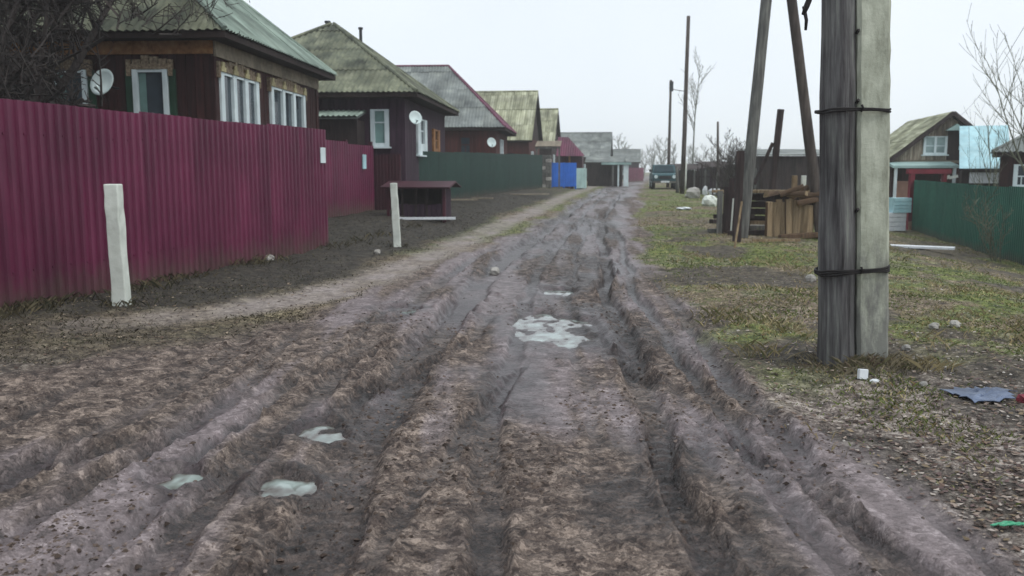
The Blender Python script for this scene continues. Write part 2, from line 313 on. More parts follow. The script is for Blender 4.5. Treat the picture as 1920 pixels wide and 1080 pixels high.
    ct = mixc(n, l, litter, ct, t3.outputs[0])
    t4 = ramp(n, [(.34, L(26, 24, 20)), (.5, L(50, 46, 40)), (.66, L(86, 80, 68))]); l.new(v, t4.inputs[0])
    ct = mixc(n, l, dark, ct, t4.outputs[0])
    c = mixc(n, l, mud, ct, cm)
    r5 = ramp(n, [(.34, L(100, 92, 88)), (.5, L(140, 131, 127)), (.68, L(170, 162, 158))]); l.new(v, r5.inputs[0])
    c = mixc(n, l, path, c, r5.outputs[0])
    l.new(c, p.inputs['Base Color']); p.inputs['Specular IOR Level'].default_value = .45
    rg = ramp(n, [(0, (.92,)*3+(1,)), (.5, (.55,)*3+(1,)), (1, (.36,)*3+(1,))]); l.new(math_n(n, l, 'ADD', math_n(n, l, 'MULTIPLY', math_n(n, l, 'MULTIPLY', st, mud), .45), math_n(n, l, 'MULTIPLY', wet, math_n(n, l, 'ADD', mid, .2))), rg.inputs[0]); l.new(rg.outputs[0], p.inputs['Roughness'])
    dome = math_n(n, l, 'ADD', math_n(n, l, 'MULTIPLY', cells[0][0], -.9), math_n(n, l, 'MULTIPLY', cells[1][0], -.5))
    dome = math_n(n, l, 'MULTIPLY', dome, math_n(n, l, 'SUBTRACT', 1.0, math_n(n, l, 'MULTIPLY', math_n(n, l, 'MULTIPLY', st, mud), .75)))
    h = math_n(n, l, 'ADD', math_n(n, l, 'MULTIPLY', mid, .5), math_n(n, l, 'ADD', dome, math_n(n, l, 'MULTIPLY', gr, .12)))
    b = n.new('ShaderNodeBump'); b.inputs['Strength'].default_value = .6; b.inputs['Distance'].default_value = .022; l.new(h, b.inputs['Height']); l.new(b.outputs[0], p.inputs['Normal'])
ground_mat()
def attr_mat(name, rough=.85, trans=0):
    m, n, l, p = new_mat(name); a = node(n, 'ShaderNodeAttribute', attribute_name='tint'); l.new(a.outputs['Color'], p.inputs['Base Color'])
    p.inputs['Roughness'].default_value = rough; p.inputs['Specular IOR Level'].default_value = .2
attr_mat('blade_tint'); attr_mat('leaf_tint'); attr_mat('clod_tint', .9)

# ------------------------------------------------------------------ mesh helpers
class MB:
    def __init__(s): s.v = []; s.f = []
    def quadbox(s, o, ax, ay, az):
        o, ax, ay, az = map(Vector, (o, ax, ay, az)); b = len(s.v)
        for k in range(8): s.v.append(tuple(o+ax*(k & 1)+ay*((k >> 1) & 1)+az*((k >> 2) & 1)))
        for q in ((0, 2, 3, 1), (4, 5, 7, 6), (0, 1, 5, 4), (2, 6, 7, 3), (0, 4, 6, 2), (1, 3, 7, 5)): s.f.append(tuple(b+i for i in q))
        return s
    def box(s, x0, x1, y0, y1, z0, z1): return s.quadbox((x0, y0, z0), (x1-x0, 0, 0), (0, y1-y0, 0), (0, 0, z1-z0))
    def bar(s, a, b, w, h=None, up=(0, 0, 1)):          # square bar from a to b
        a, b = Vector(a), Vector(b); d = b-a; up = Vector(up); h = h or w
        if abs(d.normalized().dot(up)) > .97: up = Vector((0, 1, 0))
        x = d.cross(up).normalized(); y = x.cross(d).normalized()
        return s.quadbox(a-x*w/2-y*h/2, x*w, y*h, d)
    def tube(s, pts, rad, n=8, cap=True, jit=0):
        pts = [Vector(p) for p in pts]; b = len(s.v)
        if not isinstance(rad, (list, tuple)): rad = [rad]*len(pts)
        d0 = (pts[-1]-pts[0]).normalized(); up = Vector((0, 0, 1)) if abs(d0.z) < .9 else Vector((0, 1, 0))
        for i, p in enumerate(pts):
            d = (pts[min(i+1, len(pts)-1)]-pts[max(i-1, 0)]).normalized(); x = d.cross(up).normalized(); y = x.cross(d).normalized()
            for k in range(n):
                a = 2*math.pi*k/n; r = rad[i]*(1+jit*(random.random()-.5)); s.v.append(tuple(p+x*math.cos(a)*r+y*math.sin(a)*r))
        for i in range(len(pts)-1):
            for k in range(n): s.f.append((b+i*n+k, b+i*n+(k+1) % n, b+(i+1)*n+(k+1) % n, b+(i+1)*n+k))
        if cap: s.f.append(tuple(b+k for k in range(n))[::-1]); s.f.append(tuple(b+(len(pts)-1)*n+k for k in range(n)))
        return s
    def poly(s, pts): b = len(s.v); s.v += [tuple(p) for p in pts]; s.f.append(tuple(range(b, b+len(pts)))); return s
    def prism(s, pts, off):                                # closed prism from a planar outline
        b = len(s.v); k = len(pts); off = Vector(off)
        s.v += [tuple(Vector(p)) for p in pts]+[tuple(Vector(p)+off) for p in pts]
        s.f.append(tuple(b+i for i in range(k))[::-1]); s.f.append(tuple(b+k+i for i in range(k)))
        for i in range(k): j = (i+1) % k; s.f.append((b+i, b+j, b+k+j, b+k+i))
        return s
    def build(s, name, m, parent=None, smooth=False):
        me = bpy.data.meshes.new(name); me.from_pydata(s.v, [], s.f); me.update()
        if smooth: me.polygons.foreach_set('use_smooth', [True]*len(me.polygons))
        return link(name, me, m, parent)
def link(name, me, m, parent=None):
    if m and not me.materials: me.materials.append(MATS[m])
    o = bpy.data.objects.new(name, me); COL.objects.link(o)
    if parent: o.parent = parent
    return o
def tag(o, label=None, cat=None, group=None, kind=None):
    for k, v in (('label', label), ('category', cat), ('group', group), ('kind', kind)):
        if v: o[k] = v
    return o
def thing(name, label, cat, loc=(0, 0, 0), rz=0, group=None):
    o = bpy.data.objects.new(name, None); COL.objects.link(o); o.empty_display_size = .2
    o.location = loc; o.rotation_euler = (0, 0, rz); return tag(o, label, cat, group)
def bevel(o, w=.01, seg=2):
    b = o.modifiers.new('bevel', 'BEVEL'); b.width = w; b.segments = seg; b.limit_method = 'ANGLE'; return o
def copy_tree(o, parent=None):
    c = o.copy(); COL.objects.link(c); c.parent = parent
    for ch in list(o.children): copy_tree(ch, c)
    return c
def np_mesh(name, V, F, m, parent=None, tint=None, smooth=False):
    me = bpy.data.meshes.new(name); k = F.shape[1]
    me.vertices.add(len(V)); me.vertices.foreach_set('co', np.ascontiguousarray(V, np.float32).ravel())
    me.loops.add(F.size); me.loops.foreach_set('vertex_index', F.astype(np.int32).ravel())
    me.polygons.add(len(F)); me.polygons.foreach_set('loop_start', np.arange(len(F), dtype=np.int32)*k)
    me.polygons.foreach_set('use_smooth', np.full(len(F), smooth))
    me.update(calc_edges=True)
    if tint is not None:
        for nm, c in tint.items():
            at_ = me.color_attributes.new(nm, 'FLOAT_COLOR', 'POINT'); at_.data.foreach_set('color', np.ascontiguousarray(c, np.float32).ravel())
    return link(name, me, m, parent)

# ------------------------------------------------------------------ ground and road
def build_ground():
    def grow(a, b, s, k):
        out = [a]
        while out[-1] < b: out.append(out[-1]+s); s *= k
        return out
    mid = list(np.arange(-6.2, 5.4, .03))
    xr = grow(5.4, 420, .035, 1.055)[1:]; xl = [-q for q in grow(6.2, 420, .035, 1.055)[1:]][::-1]
    xs = np.array(xl+mid+xr); xs[0] = -420; xs[-1] = 420
    ys = [-40+i*2 for i in range(20)]+[0, .7, 1.3, 1.8, 2.2, 2.5]; y = 2.5
    while y < 440:
        y += max(.022, .0047*y) if y < 110 else .05*y; ys.append(y)
    ys = np.array(ys); ys[-1] = 440
    X, Y = np.meshgrid(xs, ys); Z = terrain(X, Y)
    d, mud, path = masks(X, Y); pm, rim = puddle_mask(X, Y)
    rz_, fl = rut_depth(X, Y, d)
    streak = np.clip(1.05-mud_relief(X, Y)[1]+.25*fbm(X*2.2, Y*1.2, 123, 3), 0, 1)
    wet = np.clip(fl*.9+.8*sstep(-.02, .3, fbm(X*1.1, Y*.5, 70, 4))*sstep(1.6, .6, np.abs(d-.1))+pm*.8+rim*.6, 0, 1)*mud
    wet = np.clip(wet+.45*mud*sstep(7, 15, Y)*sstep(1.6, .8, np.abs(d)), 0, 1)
    n = fbm(X*.55, Y*.4, 33, 4); n3 = fbm(X*2.1, Y*1.5, 35, 4)
    litter = np.clip(sstep(9.5, 5.5, Y+n*3.5)*sstep(.2, 1.2, d)+.45*sstep(.15, .5, n3)*sstep(0, 1, d)+sstep(0, -1, d)*sstep(7.5, 6, Y), 0, 1)
    green = sstep(-.2, .25, 1.3*n+.9*n3+.18*sstep(5, 12, Y))
    dark = np.clip(sstep(.15, .9, -(X-path_x(Y))+.5*n)*sstep(7.0, 8.4, Y+n)+.55*sstep(-1.2, -2.2, d)*sstep(9.5, 8, Y), 0, 1)*sstep(70, 40, Y)
    soil = sstep(.02, .28, fbm(X*.8, Y*.55, 140, 4))*sstep(.3, 1.5, d)*sstep(40, 15, Y)
    dark = np.clip(dark+.75*soil+.6*np.exp(-((X-2.6)/.5)**2-((Y-6.75)/.45)**2), 0, 1); green = green*(1-soil)*np.clip(sstep(-.5, .5, d)+.8*sstep(13, 18, Y), .12, 1)
    one = np.ones_like(X)
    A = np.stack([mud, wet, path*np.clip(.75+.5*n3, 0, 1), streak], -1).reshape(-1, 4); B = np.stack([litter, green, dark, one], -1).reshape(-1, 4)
    V = np.stack([X, Y, Z], -1).reshape(-1, 3); nx = len(xs)
    J, I = np.meshgrid(np.arange(len(ys)-1), np.arange(nx-1), indexing='ij'); q = (J*nx+I).ravel()
    F = np.stack([q, q+1, q+nx+1, q+nx], -1)
    cx = (V[F[:, 0]]+V[F[:, 2]])/2; dc = cx[:, 0]-road_x(cx[:, 1])
    isr = (dc < 1.85) & (dc > -np.interp(cx[:, 1], [0, 7, 9.5, 13], [3.3, 3.0, 1.8, 1.45])) & (cx[:, 1] < 120)
    for name, sel in (('dirt_road', isr), ('ground', ~isr)):
        f = F[sel]; used = np.unique(f); mp = np.zeros(len(V), np.int64); mp[used] = np.arange(len(used))
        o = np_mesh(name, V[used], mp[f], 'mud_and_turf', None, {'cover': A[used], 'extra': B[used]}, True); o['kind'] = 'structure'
build_ground()
for (x, y, a, b, w) in PUDDLES:
    lv = float(terrain_base(np.array([x]), np.array([y]))[0])-.043; k = 90
    gx = np.linspace(x-a*1.5, x+a*1.5, k); gy = np.linspace(y-b*1.5, y+b*1.5, k); GX, GY = np.meshgrid(gx, gy); dep = lv-terrain(GX, GY)
    q = (np.arange(k-1)[:, None]*k+np.arange(k-1)[None]).ravel(); F = np.stack([q, q+1, q+k+1, q+k], -1); r = np.hypot((GX-x)/a, (GY-y)/b).ravel(); dp_ = dep.ravel()
    F = F[((dp_[F] > -.004).any(1)) & ((r[F] < 1.45).all(1))]
    if not len(F): continue
    used = np.unique(F); mp = np.zeros(k*k, np.int64); mp[used] = np.arange(len(used)); V = np.stack([GX.ravel(), GY.ravel(), np.full(k*k, lv)], -1); D_ = np.clip(dp_/.024, 0, 1); one = np.ones_like(D_)
    tag(np_mesh('puddle', V[used], mp[F], 'puddle_water', None, {'depth': np.stack([D_, D_, D_, one], -1)[used]}, True), kind='structure')

# ------------------------------------------------------------------ fences of profiled metal sheet
def sheet_mesh(name, width, height, pitch, depth, m):
    mb = MB(); n = round(width/pitch); prof = []
    for i in range(n):
        x = i*pitch; prof += [(x, 0), (x+pitch*.50, 0), (x+pitch*.60, depth), (x+pitch*.90, depth)]
    prof.append((n*pitch+.012, 0))
    for (x, d) in prof: mb.v += [(x, -d, 0), (x, -d, height)]
    for i in range(len(prof)-1): mb.f.append((2*i, 2*i+2, 2*i+3, 2*i+1))
    for fz in (.2, .84):          # screw heads along the rails
        for i in range(0, n, 2): mb.box(i*pitch+pitch*.22, i*pitch+pitch*.22+.02, -.01, .001, height*fz, height*fz+.02)
    me = bpy.data.meshes.new(name); me.from_pydata(mb.v, [], mb.f); me.update(); me.materials.append(MATS[m]); return me
def sheet_fence(label, A, B, height, m, pitch=.1375, n_rib=8, post_m='dark_metal', jitter=.035, top=None, group=None):
    A, B = Vector((A[0], A[1], 0)), Vector((B[0], B[1], 0)); dv = B-A; ln = dv.length; ang = math.atan2(dv.y, dv.x); w = pitch*n_rib
    cnt = max(1, round(ln/w)); w = ln/cnt; pitch = w/n_rib
    z0 = gz(A.x, A.y, False); t = thing('metal_fence', label, 'fence', (A.x, A.y, z0), ang, group)
    hs = []
    me = None
    for i in range(cnt):
        c = A+dv*((i+.5)/cnt); zg = gz(c.x, c.y, False)-z0-.05
        zt = (top(i/cnt) if top else height+gz(c.x, c.y, False))-z0
        if me is None or top: me = sheet_mesh('metal_sheet', w, zt-zg, pitch, .03, m); hh = zt-zg
        o = link('metal_sheet', me, None, t); o.location = (i*w, (i % 2)*.006, zg+random.uniform(-.5, .5)*jitter); o.rotation_euler = (random.uniform(-.004, .004), random.uniform(-.004, .004), 0)
        hs.append((i*w, zg, hh))
    for k in range(0, cnt+1, 2):
        x, zg, hh = hs[min(k, cnt-1)]; x = min(k*w, ln-.05)
        MB().box(x, x+.06, .05, .11, zg-.3, zg+hh-.06).build('post', post_m, t)
    for fz in (.18, .82):
        mb = MB()
        for (x, zg, hh) in hs: mb.quadbox((x, .012, zg+hh*fz), (w, 0, 0), (0, .035, 0), (0, 0, .05))
        mb.build('rail', post_m, t)
    return t
f0 = on_ground(0, 590); f1 = on_ground(614, 462)
fd = (f1-f0).normalized(); fa = f0-fd*4.4
FTOP = lambda k: 2.17+.08*k
sheet_fence('long maroon ribbed metal fence along the left of the road', (fa.x, fa.y), (f1.x, f1.y), 2.3, 'maroon_metal', top=FTOP)
# gate set back beyond the end of the long fence
ga = at(600, 400, 22.2); gb = at(702, 395, 26.0)
gate = thing('metal_gate', 'maroon sheet metal gate set back beyond the long maroon fence', 'gate', (ga.x, ga.y, gz(ga.x, ga.y, False)), math.atan2(gb.y-ga.y, gb.x-ga.x))
gl = math.hypot(gb.x-ga.x, gb.y-ga.y); gh = 2.33-gate.location.z
for i in range(2):
    me = sheet_mesh('gate_leaf', gl/2-.03, gh-.1+i*-.06, (gl/2-.03)/12, .02, 'maroon_metal'); o = link('gate_leaf', me, None, gate); o.location = (i*gl/2+.015, 0, .04)
for i in range(3): MB().box(i*gl/2-.05, i*gl/2+.05, .03, .13, -.3, gh).build('post', 'maroon_dark', gate)
MB().box(0, gl, .012, .03, .3, .38).box(0, gl, .012, .03, gh-.4, gh-.32).build('rail', 'maroon_dark', gate)
# low dark section closing the gap up to the green fence
wa_, wb_ = at(704, 390, 26.02), at(752, 390, 26.02)
sheet_fence('short dark maroon fence section between the set back gate and the shelter', (wa_.x, wa_.y), (wb_.x, wb_.y), 1.62, 'maroon_dark', pitch=.1, n_rib=4)
# two small plates
def plate(u, v, Y, w, h, m, label, rz):
    p = at(u, v, Y); o = MB().box(-w/2, w/2, -.012, .0, -h/2, h/2).build('number_plate', m); o.location = p; o.rotation_euler = (0, 0, rz); tag(o, label, 'sign'); return o
fang = math.atan2(fd.y, fd.x)
pq = fa+(f1-fa)*.985; pn = Vector((math.sin(fang), -math.cos(fang), 0))
o = MB().box(-.11, .11, -.012, 0, -.14, .14).build('number_plate', 'white_paint'); o.location = (pq.x+pn.x*.034, pq.y+pn.y*.034, 1.78); o.rotation_euler = (0, 0, fang); tag(o, 'small white plate on the far end of the long maroon fence', 'sign')
gang = gate.rotation_euler.z; gn = Vector((math.sin(gang), -math.cos(gang), 0)); pq = ga+(gb-ga)*.78
o = MB().box(-.12, .12, -.03, 0, -.2, .2).build('letter_box', 'pale_blue'); o.location = (pq.x+gn.x*.034, pq.y+gn.y*.034, 1.75); o.rotation_euler = (0, 0, gang); tag(o, 'pale blue letter box on the set back maroon gate', 'letter box')
# green fence further on
ea = at(742, 380, 26.5); eb = at(1016, 358, 51)
sheet_fence('dark green ribbed metal fence in front of the row of houses', (ea.x, ea.y), (eb.x, eb.y), 2.05, 'green_metal', top=lambda k: 2.10+.30*k)
# green fence on the right
ra = at(1706, 430, 31.5); rb = at(1985, 500, 18.2)
sheet_fence('bright green ribbed metal fence on the right below the small house', (ra.x, ra.y), (rb.x, rb.y), 1.75, 'green_metal_bright')

# ------------------------------------------------------------------ houses
def roof_plane(part, pts, m, sw=1.0, sh=1.55, amp=.022, pitch=.15, lift=.02):
    """lays overlapping wavy sheets over a sloping plane; pts = eave start, eave end, then the top corner or corners"""
    pts = [Vector(p) for p in pts]; o = pts[0]; ex = (pts[1]-o).normalized(); n = ex.cross(pts[2]-o).normalized()
    if n.z < 0: n = -n
    ey = n.cross(ex); ey = ey if (pts[2]-o).dot(ey) > 0 else -ey
    P2 = [((p-o).dot(ex), (p-o).dot(ey)) for p in pts]
    def lims(x):
        ys = []
        for i in range(len(P2)):
            (xa, ya), (xb, yb) = P2[i], P2[(i+1) % len(P2)]
            if abs(xb-xa) < 1e-9: continue
            t = (x-xa)/(xb-xa)
            if -1e-6 <= t <= 1+1e-6: ys.append(ya+(yb-ya)*t)
        return (min(ys), max(ys)) if ys else (0, 0)
    x0 = min(p[0] for p in P2); x1 = max(p[0] for p in P2); y1 = max(p[1] for p in P2)
    rows = max(1, math.ceil(y1/sh)); cols = max(1, math.ceil((x1-x0)/sw)); q = pitch/4
    for r in range(rows):
        ra_, rb_ = r*sh, min((r+1)*sh+.1, y1); sag = random.uniform(-.006, .006)
        for c in range(cols):
            xa, xb = x0+c*sw, min(x0+(c+1)*sw+.04, x1); mb = MB(); prev = None; k = max(1, math.ceil((xb-xa)/q)); dy = random.uniform(-.015, .02)
            for i in range(k+1):
                x = min(xa+i*q, xb); lo, hi = lims(min(max(x, x0+1e-4), x1-1e-4)); lo = max(lo-.03 if r == 0 else lo, ra_-.03+dy); hi = min(hi, rb_)
                if hi-lo < .02: prev = None; continue
                w = amp*math.sin(2*math.pi*x/pitch); b = len(mb.v)
                for yy, e in ((lo, .022), (hi, 0)): mb.v.append(tuple(o+ex*x+ey*yy+n*(lift+w+e+sag+.004*(c % 2))))
                if prev is not None: mb.f.append((prev, b, b+1, prev+1))
                prev = b
            if mb.f: mb.build('roof_sheet', m, part, True)
def wall_point(face, s, z, d):                     # on the front wall s runs along x, on the street wall along y; d stands out from it
    return (s, -d, z) if face == 'front' else (d, s, z)
def wbox(mb, face, s0, s1, z0, z1, d0, d1):
    a = wall_point(face, s0, z0, d0); b = wall_point(face, s1, z1, d1)
    return mb.box(min(a[0], b[0]), max(a[0], b[0]), min(a[1], b[1]), max(a[1], b[1]), z0, z1)
def window(h, face, s0, s1, z0, z1, panes=1, casing='white_paint', cw=.09, glassm='glass_dark', head=None, shutter=None, sill=True, d=.05, cols=2):
    fr = wbox(MB(), face, s0, s1, z0, z1, .0, d*.5).build('window', 'wood_under', h)
    pw = (s1-s0-cw)/panes
    for i in range(panes+1): bevel(wbox(MB(), face, s0+i*pw, s0+i*pw+cw, z0, z1, .0, d+.05).build('casing', casing, fr), .006)
    wbox(MB(), face, s0, s1, z1-.05, z1, 0, d+.03).build('casing', casing, fr)
    wbox(MB(), face, s0, s1, z0, z0+cw*.8, 0, d+.04).build('casing', casing, fr)
    for i in range(panes):
        a, b = s0+i*pw+cw, s0+(i+1)*pw; mm = (a+b)/2
        wbox(MB(), face, a, b, z0+cw*.8, z1-.051, 0, d*.5+.008).build('pane', glassm, fr)
        mb = MB()
        if cols > 1: wbox(mb, face, mm-.018, mm+.018, z0+cw*.8, z1-.36, 0, d*.5+.03)
        if cols: wbox(mb, face, a, b, z1-.40, z1-.36, 0, d*.5+.032); mb.build('glazing_bar', casing, fr)
        else: wbox(MB(), face, a+.01, a+(b-a)*.3, z0+cw*.8, z1-.06, d*.5+.009, d*.5+.014).build('curtain', 'glass_teal', fr)
    if sill: wbox(MB(), face, s0-.06, s1+.06, z0-.05, z0-.003, 0, d+.1).build('sill', casing, fr)
    if head:
        mb = MB(); k = max(2, int((s1-s0)/.16)); wbox(mb, face, s0-.07, s1+.07, z1+.003, z1+.10, 0, d+.05)
        for i in range(k):          # carved crest of small teeth and a raised middle
            a = s0+(s1-s0)*i/k; hgt = .05+.09*math.sin(math.pi*(i+.5)/k)*(1+.3*(i % 2)); wbox(mb, face, a+.01, a+(s1-s0)/k-.01, z1+.10, z1+.10+hgt, 0, d+.03)
        wbox(mb, face, s0-.10, s0-.02, z1-.12, z1+.18, 0, d+.06); wbox(mb, face, s1+.02, s1+.10, z1-.12, z1+.18, 0, d+.06)
        mb.build('carved_head', head, fr)
    if shutter:
        for a, b in ((s0-.14, s0-.012), (s1+.012, s1+.14)): wbox(MB(), face, a, b, z0, z1, 0, d+.02).build('shutter', shutter, fr)
        for a in (s0-.15, s1+.08): wbox(MB(), face, a, a+.07, z0+.05, z0+.45, d+.025, d+.05).build('carved_panel', 'carved_cream', fr)
    return fr
def planked_wall(h, Wd, Dp, z0, z1, m, pw=.17, faces=('front', 'street'), under='wood_under', length=None):
    wl = MB().box(-Wd, 0, 0, Dp, z0-.6, z1).build('wall', under, h)
    if faces:
        cache = {}
        for face in faces:
            ln = Wd if face == 'front' else Dp; k = max(1, round(ln/pw)); w = ln/k
            for i in range(k):
                key = (face, i % 3)
                if key not in cache:
                    me_o = MB()
                    if face == 'front': me_o.box(.004, w-.004, -.024-.004*(i % 3), -.001, z0, z1-.003)
                    else: me_o.box(.001, .024+.004*(i % 3), .004, w-.004, z0, z1-.003)
                    me = bpy.data.meshes.new('plank'); me.from_pydata(me_o.v, [], me_o.f); me.materials.append(MATS[m]); cache[key] = me
                o = link('plank', cache[key], None, wl); o.location = (-Wd+i*w, 0, 0) if face == 'front' else (0, i*w, 0)
    return wl
def hip_roof(h, Wd, Dp, ze, zr, ov, ridge, m_front, m_side, cap=None, yr=None):
    """ridge = (x of left end, x of right end); eave rectangle stands ov outside the walls"""
    x0, x1, y0, y1 = -Wd-ov, ov, -ov, Dp+ov; yr = Dp/2 if yr is None else yr; ra_, rb_ = ridge
    mb = MB(); e = [(x0, y0), (x1, y0), (x1, y1), (x0, y1)]
    mb.v = [(x, y, ze-.12) for x, y in e]+[(x, y, ze-.012) for x, y in e]+[(ra_, yr, zr-.03), (rb_, yr, zr-.03)]
    mb.f = [(3, 2, 1, 0), (0, 1, 5, 4), (1, 2, 6, 5), (2, 3, 7, 6), (3, 0, 4, 7), (4, 5, 9, 8), (5, 6, 9), (6, 7, 8, 9), (7, 4, 8)]
    rf = mb.build('roof', 'wood_under', h)
    E = [Vector((x, y, ze)) for x, y in e]; A, B = Vector((ra_, yr, zr)), Vector((rb_, yr, zr)); tri = (B-A).length < .15
    roof_plane(rf, [E[0], E[1], B] if tri else [E[0], E[1], B, A], m_front)
    roof_plane(rf, [E[1], E[2], B], m_side); roof_plane(rf, [E[2], E[3], A] if tri else [E[2], E[3], A, B], m_front); roof_plane(rf, [E[3], E[0], A], m_front)
    for p, q in ((E[1], B), (E[2], B), (E[0], A), (E[3], A))+(() if tri else ((A, B),)):
        off = Vector((0, 0, .045)); MB().tube([p+off, (p+q)/2+off, q+off], .055, 6).build('ridge_cap', cap or m_side, rf)
    return rf
def gable_roof(h, Wd, Dp, ze, zr, ov, m, gable_m, cap=None, og=.25, under='wood_under', boards=True):
    """ridge runs along x; the gables face left and right"""
    x0, x1, yr = -Wd-og, og, Dp/2; sl = (zr-ze)/(Dp/2+ov)
    mb = MB(); mb.prism([(x0, -ov, ze-.1), (x0, yr, zr-.1), (x0, Dp+ov, ze-.1), (x0, Dp+ov, ze-.02), (x0, yr, zr-.02), (x0, -ov, ze-.02)], (x1-x0, 0, 0))
    rf = mb.build('roof', under, h)
    roof_plane(rf, [(x0, -ov, ze), (x1, -ov, ze), (x1, yr, zr), (x0, yr, zr)], m); roof_plane(rf, [(x1, Dp+ov, ze), (x0, Dp+ov, ze), (x0, yr, zr), (x1, yr, zr)], m)
    zt = ze+ov*sl
    MB().prism([(-Wd, 0, zt-.12), (-Wd, Dp, zt-.12), (-Wd, yr, zr-.12)], (Wd, 0, 0)).build('gable', gable_m, h)
    MB().tube([(x0, yr, zr+.05), (x1, yr, zr+.05)], .06, 6).build('ridge_cap', cap or m, rf)
    return rf, zt
def dish(label, P, r, rz, mount, tilt=.35):
    t = thing('satellite_dish', label, 'satellite dish', P, rz); mb = MB(); n, k = 24, 5; mb.v.append((0, 0, 0))
    for j in range(1, k+1):
        rr = r*j/k
        for i in range(n): a = 2*math.pi*i/n; mb.v.append((rr*math.cos(a)*.92, -.28*rr*rr/r, rr*math.sin(a)))
    for i in range(n): mb.f.append((0, 1+(i+1) % n, 1+i))
    for j in range(k-1):
        for i in range(n): mb.f.append((1+j*n+i, 1+j*n+(i+1) % n, 1+(j+1)*n+(i+1) % n, 1+(j+1)*n+i))
    o = mb.build('reflector', 'dish_grey', t, True); o.rotation_euler = (-tilt, 0, 0); s = o.modifiers.new('solid', 'SOLIDIFY'); s.thickness = .012
    MB().tube([(0, -.02, -r*.95), (0, -r*.9, -r*.35)], .012, 6).build('feed_arm', 'dark_metal', t)
    MB().tube([(0, -r*.9, -r*.38), (0, -r*.72, -r*.22)], .035, 8).build('receiver_head', 'dish_grey', t)
    MB().tube([(0, .02, 0), (0, mount*.6, -.05), (0, mount, -.05)], .022, 6).build('wall_bracket', 'dark_metal', t)
    return t

# nearest house: hipped slate roof, brown plank walls, white windows
c1 = at(402, 200, 17.0); G1 = .12
H1 = thing('wooden_house', 'nearest brown wooden house with mossy hipped roof behind the long maroon fence', 'house', (c1.x, c1.y, 0), math.radians(-3.4))
planked_wall(H1, 7.6, 7.0, .2, 3.92, 'house_brown')
hip_roof(H1, 7.6, 7.0, 4.02, 7.5, .42, (-3.75, -3.65), 'slate_moss', 'slate_light')  # street slope in lighter slate: its brighter sky light is put into the colour
wbox(MB(), 'front', -7.6, .03, 3.66, 3.90, .03, .07).build('frieze_board', 'frieze_tan', H1); wbox(MB(), 'street', 0, 7.0, 3.62, 3.90, .03, .07).build('frieze_board', 'frieze_grey', H1)
for x, y in ((0, 0), (0, 6.86)): MB().box(x-.14, x+.052, y-.052, y+.14, .2, 3.6).build('corner_board', 'house_brown', H1)
for a in (-1.52, -3.08, -5.2):
    window(H1, 'front', a, a+.68, 2.05, 3.38, 1, 'white_paint', .10, 'glass_dark', 'carved_dark', 'shutter_green', cols=0)
for a, b in ((.14, 2.25), (3.05, 5.65)):
    fr = window(H1, 'street', a, b, 1.9, 3.36, 3, 'white_paint', .17, 'glass_dark', 'carved_dark', cols=0)
    for i in range(4):
        q = a+i*(b-a-.17)/3; wbox(MB(), 'street', q-.03, q+.20, 3.36, 3.45, .1, .13).build('carved_cap', 'carved_cream', fr); wbox(MB(), 'street', q+.03, q+.14, 3.45, 3.54, .1, .13).build('carved_cap', 'carved_cream', fr)
dd = at(196, 157, 16.45); dish('large grey satellite dish on the nearest brown house', dd, .26, math.radians(-14), .38)

# second house
c2 = at(757, 250, 26.4)
H2 = thing('wooden_house', 'plum coloured wooden house with mossy pyramid roof and two flue pipes', 'house', (c2.x, c2.y, 0), math.radians(-4.1))
planked_wall(H2, 6.9, 8.1, .2, 3.62, 'house_plum', .2)
hip_roof(H2, 6.9, 8.1, 3.72, 6.35, .5, (-3.2, -3.1), 'slate_moss', 'slate_moss', cap='slate_moss')
for u, v0, v1, Y, r in ((614, 40, 80, 31.5, .07), (676, 52, 105, 31.5, .055)):
    p = at(u, v0, Y); m4 = Matrix.Rotation(math.radians(4.1), 4, 'Z') @ Matrix.Translation(-Vector((c2.x, c2.y, 0))); q = m4 @ p
    MB().tube([(q.x, q.y, q.z-1.3), (q.x, q.y, q.z)], r, 10).tube([(q.x, q.y, q.z-.06), (q.x, q.y, q.z+.01)], r*1.5, 10).build('flue_pipe', 'dark_metal', H2)
window(H2, 'front', -.97, -.42, 2.2, 3.28, 1, 'white_paint', .13, 'glass_teal', None, None, cols=1)
window(H2, 'street', 1.9, 3.6, 2.0, 3.15, 1, 'white_paint', .45, 'glass_dark', None)
window(H2, 'street', 5.0, 6.4, 2.0, 2.95, 1, 'frieze_tan', .35, 'glass_dark', None)
MB().box(-.16, .05, -.05, .16, .2, 3.5).build('corner_board', 'house_plum', H2)
pr = MB().prism([(-3.1, -.02, 3.22), (-3.1, -1.1, 2.98), (-3.1, -1.1, 2.95), (-3.1, -.02, 3.18)], (2.0, 0, 0)).build('porch_roof', 'slate_grey', H2)
roof_plane(pr, [(-3.15, -1.15, 2.985), (-1.05, -1.15, 2.985), (-1.05, -.03, 3.23), (-3.15, -.03, 3.23)], 'slate_light', .98, 1.3)
MB().box(-2.95, -1.15, -.95, -.03, .2, 2.93).build('porch', 'old_wood_dark', H2)
dd = at(778, 222, 26.0); dish('small white satellite dish at the corner of the plum house', dd, .21, math.radians(25), .42)

